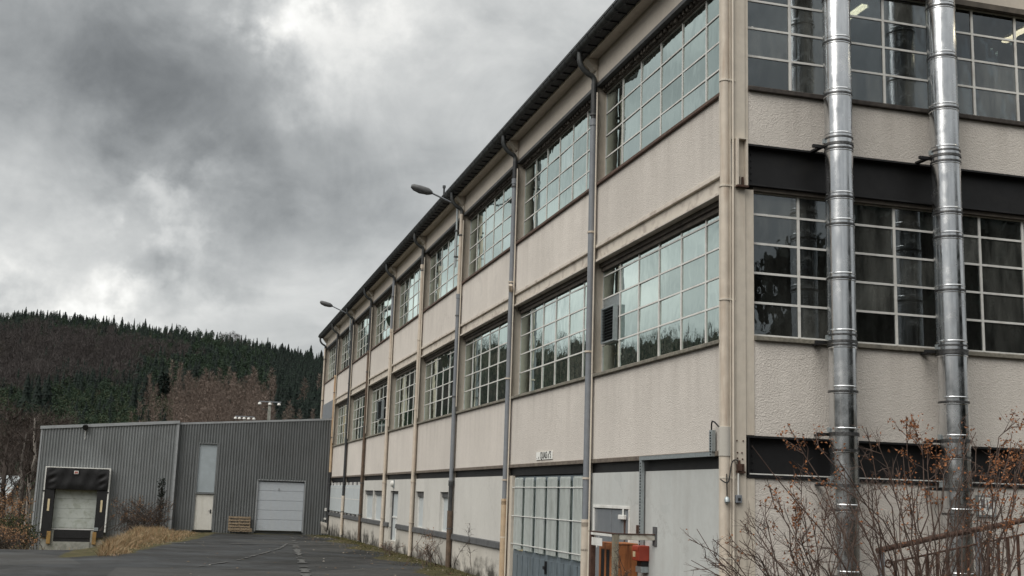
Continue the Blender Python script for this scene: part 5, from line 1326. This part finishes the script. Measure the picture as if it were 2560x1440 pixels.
# brambles at the left edge
def bramble(label, x, y, n, rad, hh, seed, lmat, ld, ls=.09):
    rg = random.Random(seed)
    return shrub('bramble_bush', label, H0(x, y), [(x + rg.uniform(-rad, rad), y + rg.uniform(-rad, rad), H1(x, y) + rg.uniform(.3, 1) * hh) for _ in range(n)], {i: ld for i in range(n)}, seed, .010, 8, 3, .5, 'stem_dark', lmat, ls, None, 'bush', rad * .45, .2, curl=0)
b0 = at_z(20, 1330, -.9); 
bramble('tall brown leaved thicket at the far left edge of the yard', -15.5, 40.5, 60, 1.6, 3.0, 41, 'leaf_brown', .8, .09)
bramble('brown thicket behind the tall one, beside the dock shed corner', -15.9, 44.0, 34, 1.4, 2.6, 42, 'leaf_brown', .7, .09)
bramble('low green bramble patch left of the loading dock', -14.6, 36.0, 40, 1.4, 1.5, 43, 'leaf_green', 1.2, .10)
bramble('mixed brown bramble patch nearest the road at the left edge', -13.9, 30.5, 36, 1.5, .95, 44, 'leaf_brown', .7, .08)
bramble('low bramble tangle at the left frame edge', -13.6, 26.6, 30, 1.2, .75, 45, 'leaf_brown', .7, .07)
bramble('dark green bramble right beside the left dock post', -14.7, 45.2, 26, .7, 1.3, 46, 'leaf_green', 1.2, .09)

def blades(n, sampler, h0, h1, w, lean=.5):
    V, T = [], []
    for _ in range(n):
        s = sampler()
        if s is None: continue
        x, y, hs = s; z = H1(x, y) - .02; h_ = random.uniform(h0, h1) * hs; a = random.uniform(0, 6.28); dx, dy = math.cos(a) * w / 2, math.sin(a) * w / 2
        lx, ly = random.gauss(0, lean) * h_, random.gauss(0, lean) * h_; o = len(V)
        V += [(x-dx, y-dy, z), (x+dx, y+dy, z), (x + lx*.45 + dx*.7, y + ly*.45 + dy*.7, z + h_*.62), (x + lx*.45 - dx*.7, y + ly*.45 - dy*.7, z + h_*.62), (x + lx, y + ly, z + h_)]
        T += [(o, o+1, o+2), (o, o+2, o+3), (o+3, o+2, o+4)]
    return np.array(V), np.array(T)
def bank():
    y = random.uniform(20.5, 46.8); e = np.interp(y, [20, 22, 27, 31, 36, 42, 47], [-9.2, -8.9, -8.5, -7.9, -7.1, -6.6, -6.4]); lft = np.interp(y, [20, 30, 40, 44, 47], [-9.75, -9.9, -9.7, -9.6, -9.9])
    x = random.uniform(lft, e); k = (x - lft) / (e - lft)
    if random.random() < max(0, (k - .75)) * 3: return None
    cl = math.sin(x * 3.1 + y) * math.sin(y * 1.3 - x * 2) * .5 + .6
    if random.random() > cl + .25: return None
    return x, y, (.35 + 1.0 * cl) * (1 - .75 * max(0, k - .45) / .55)
V, T = blades(20000, bank, .08, .30, .013, .75)
tag(link('dry_grass', np_mesh('dry_grass', V, T, M['straw'])), 'straw coloured dry grass on the bank between dock and yard', 'grass', None, 'stuff')
def foot():
    y = random.uniform(12.5, 48); x = -abs(random.gauss(0, .55 if y < 34 else .35)) - .08
    if x < -1.6 or random.random() > .35 + .65 * (math.sin(y * 1.1) * .5 + .5): return None
    return x, y, 1
V, T = blades(5200, foot, .03, .11, .014, .8)
tag(link('moss', np_mesh('moss', V, T, M['moss'])), 'moss and short grass along the foot of the long wall', 'moss', None, 'stuff')
def leftfoot():
    y = random.uniform(20, 47); x = random.uniform(-17, -14.2) if random.random() < .7 else random.uniform(-14.4, -11.2)
    if x > -14.3 and y < 44.8: return None
    return x, y, 1
V, T = blades(3800, leftfoot, .08, .4, .02, .7)
tag(link('rough_grass', np_mesh('rough_grass', V, T, M['straw'])), 'rough dead grass among the brambles at the left', 'grass', None, 'stuff')
# scattered leaves, chips of render and small stones near the wall
V, T = [], []
for _ in range(420):
    y = random.uniform(12, 44); x = -abs(random.gauss(0, 1.1)) - .1 if random.random() < .75 else random.uniform(-8, -.5)
    s = random.uniform(.012, .045); z = H1(x, y) + .012 + .012*math.sin(x*.8)*math.sin(y*.6); a = random.uniform(0, 6.28); o = len(V)
    for k in range(4): V.append((x + s * math.cos(a + k * 1.57) * random.uniform(.7, 1.2), y + s * math.sin(a + k * 1.57) * random.uniform(.7, 1.2), z + random.uniform(0, .012)))
    V.append((x, y, z + s * random.uniform(.3, .7)))
    T += [(o, o+1, o+4), (o+1, o+2, o+4), (o+2, o+3, o+4), (o+3, o, o+4)]
tag(link('litter', np_mesh('litter', np.array(V), np.array(T), M['litter'])), 'dead leaves, pebbles and chips of render strewn by the wall', 'litter', None, 'stuff')
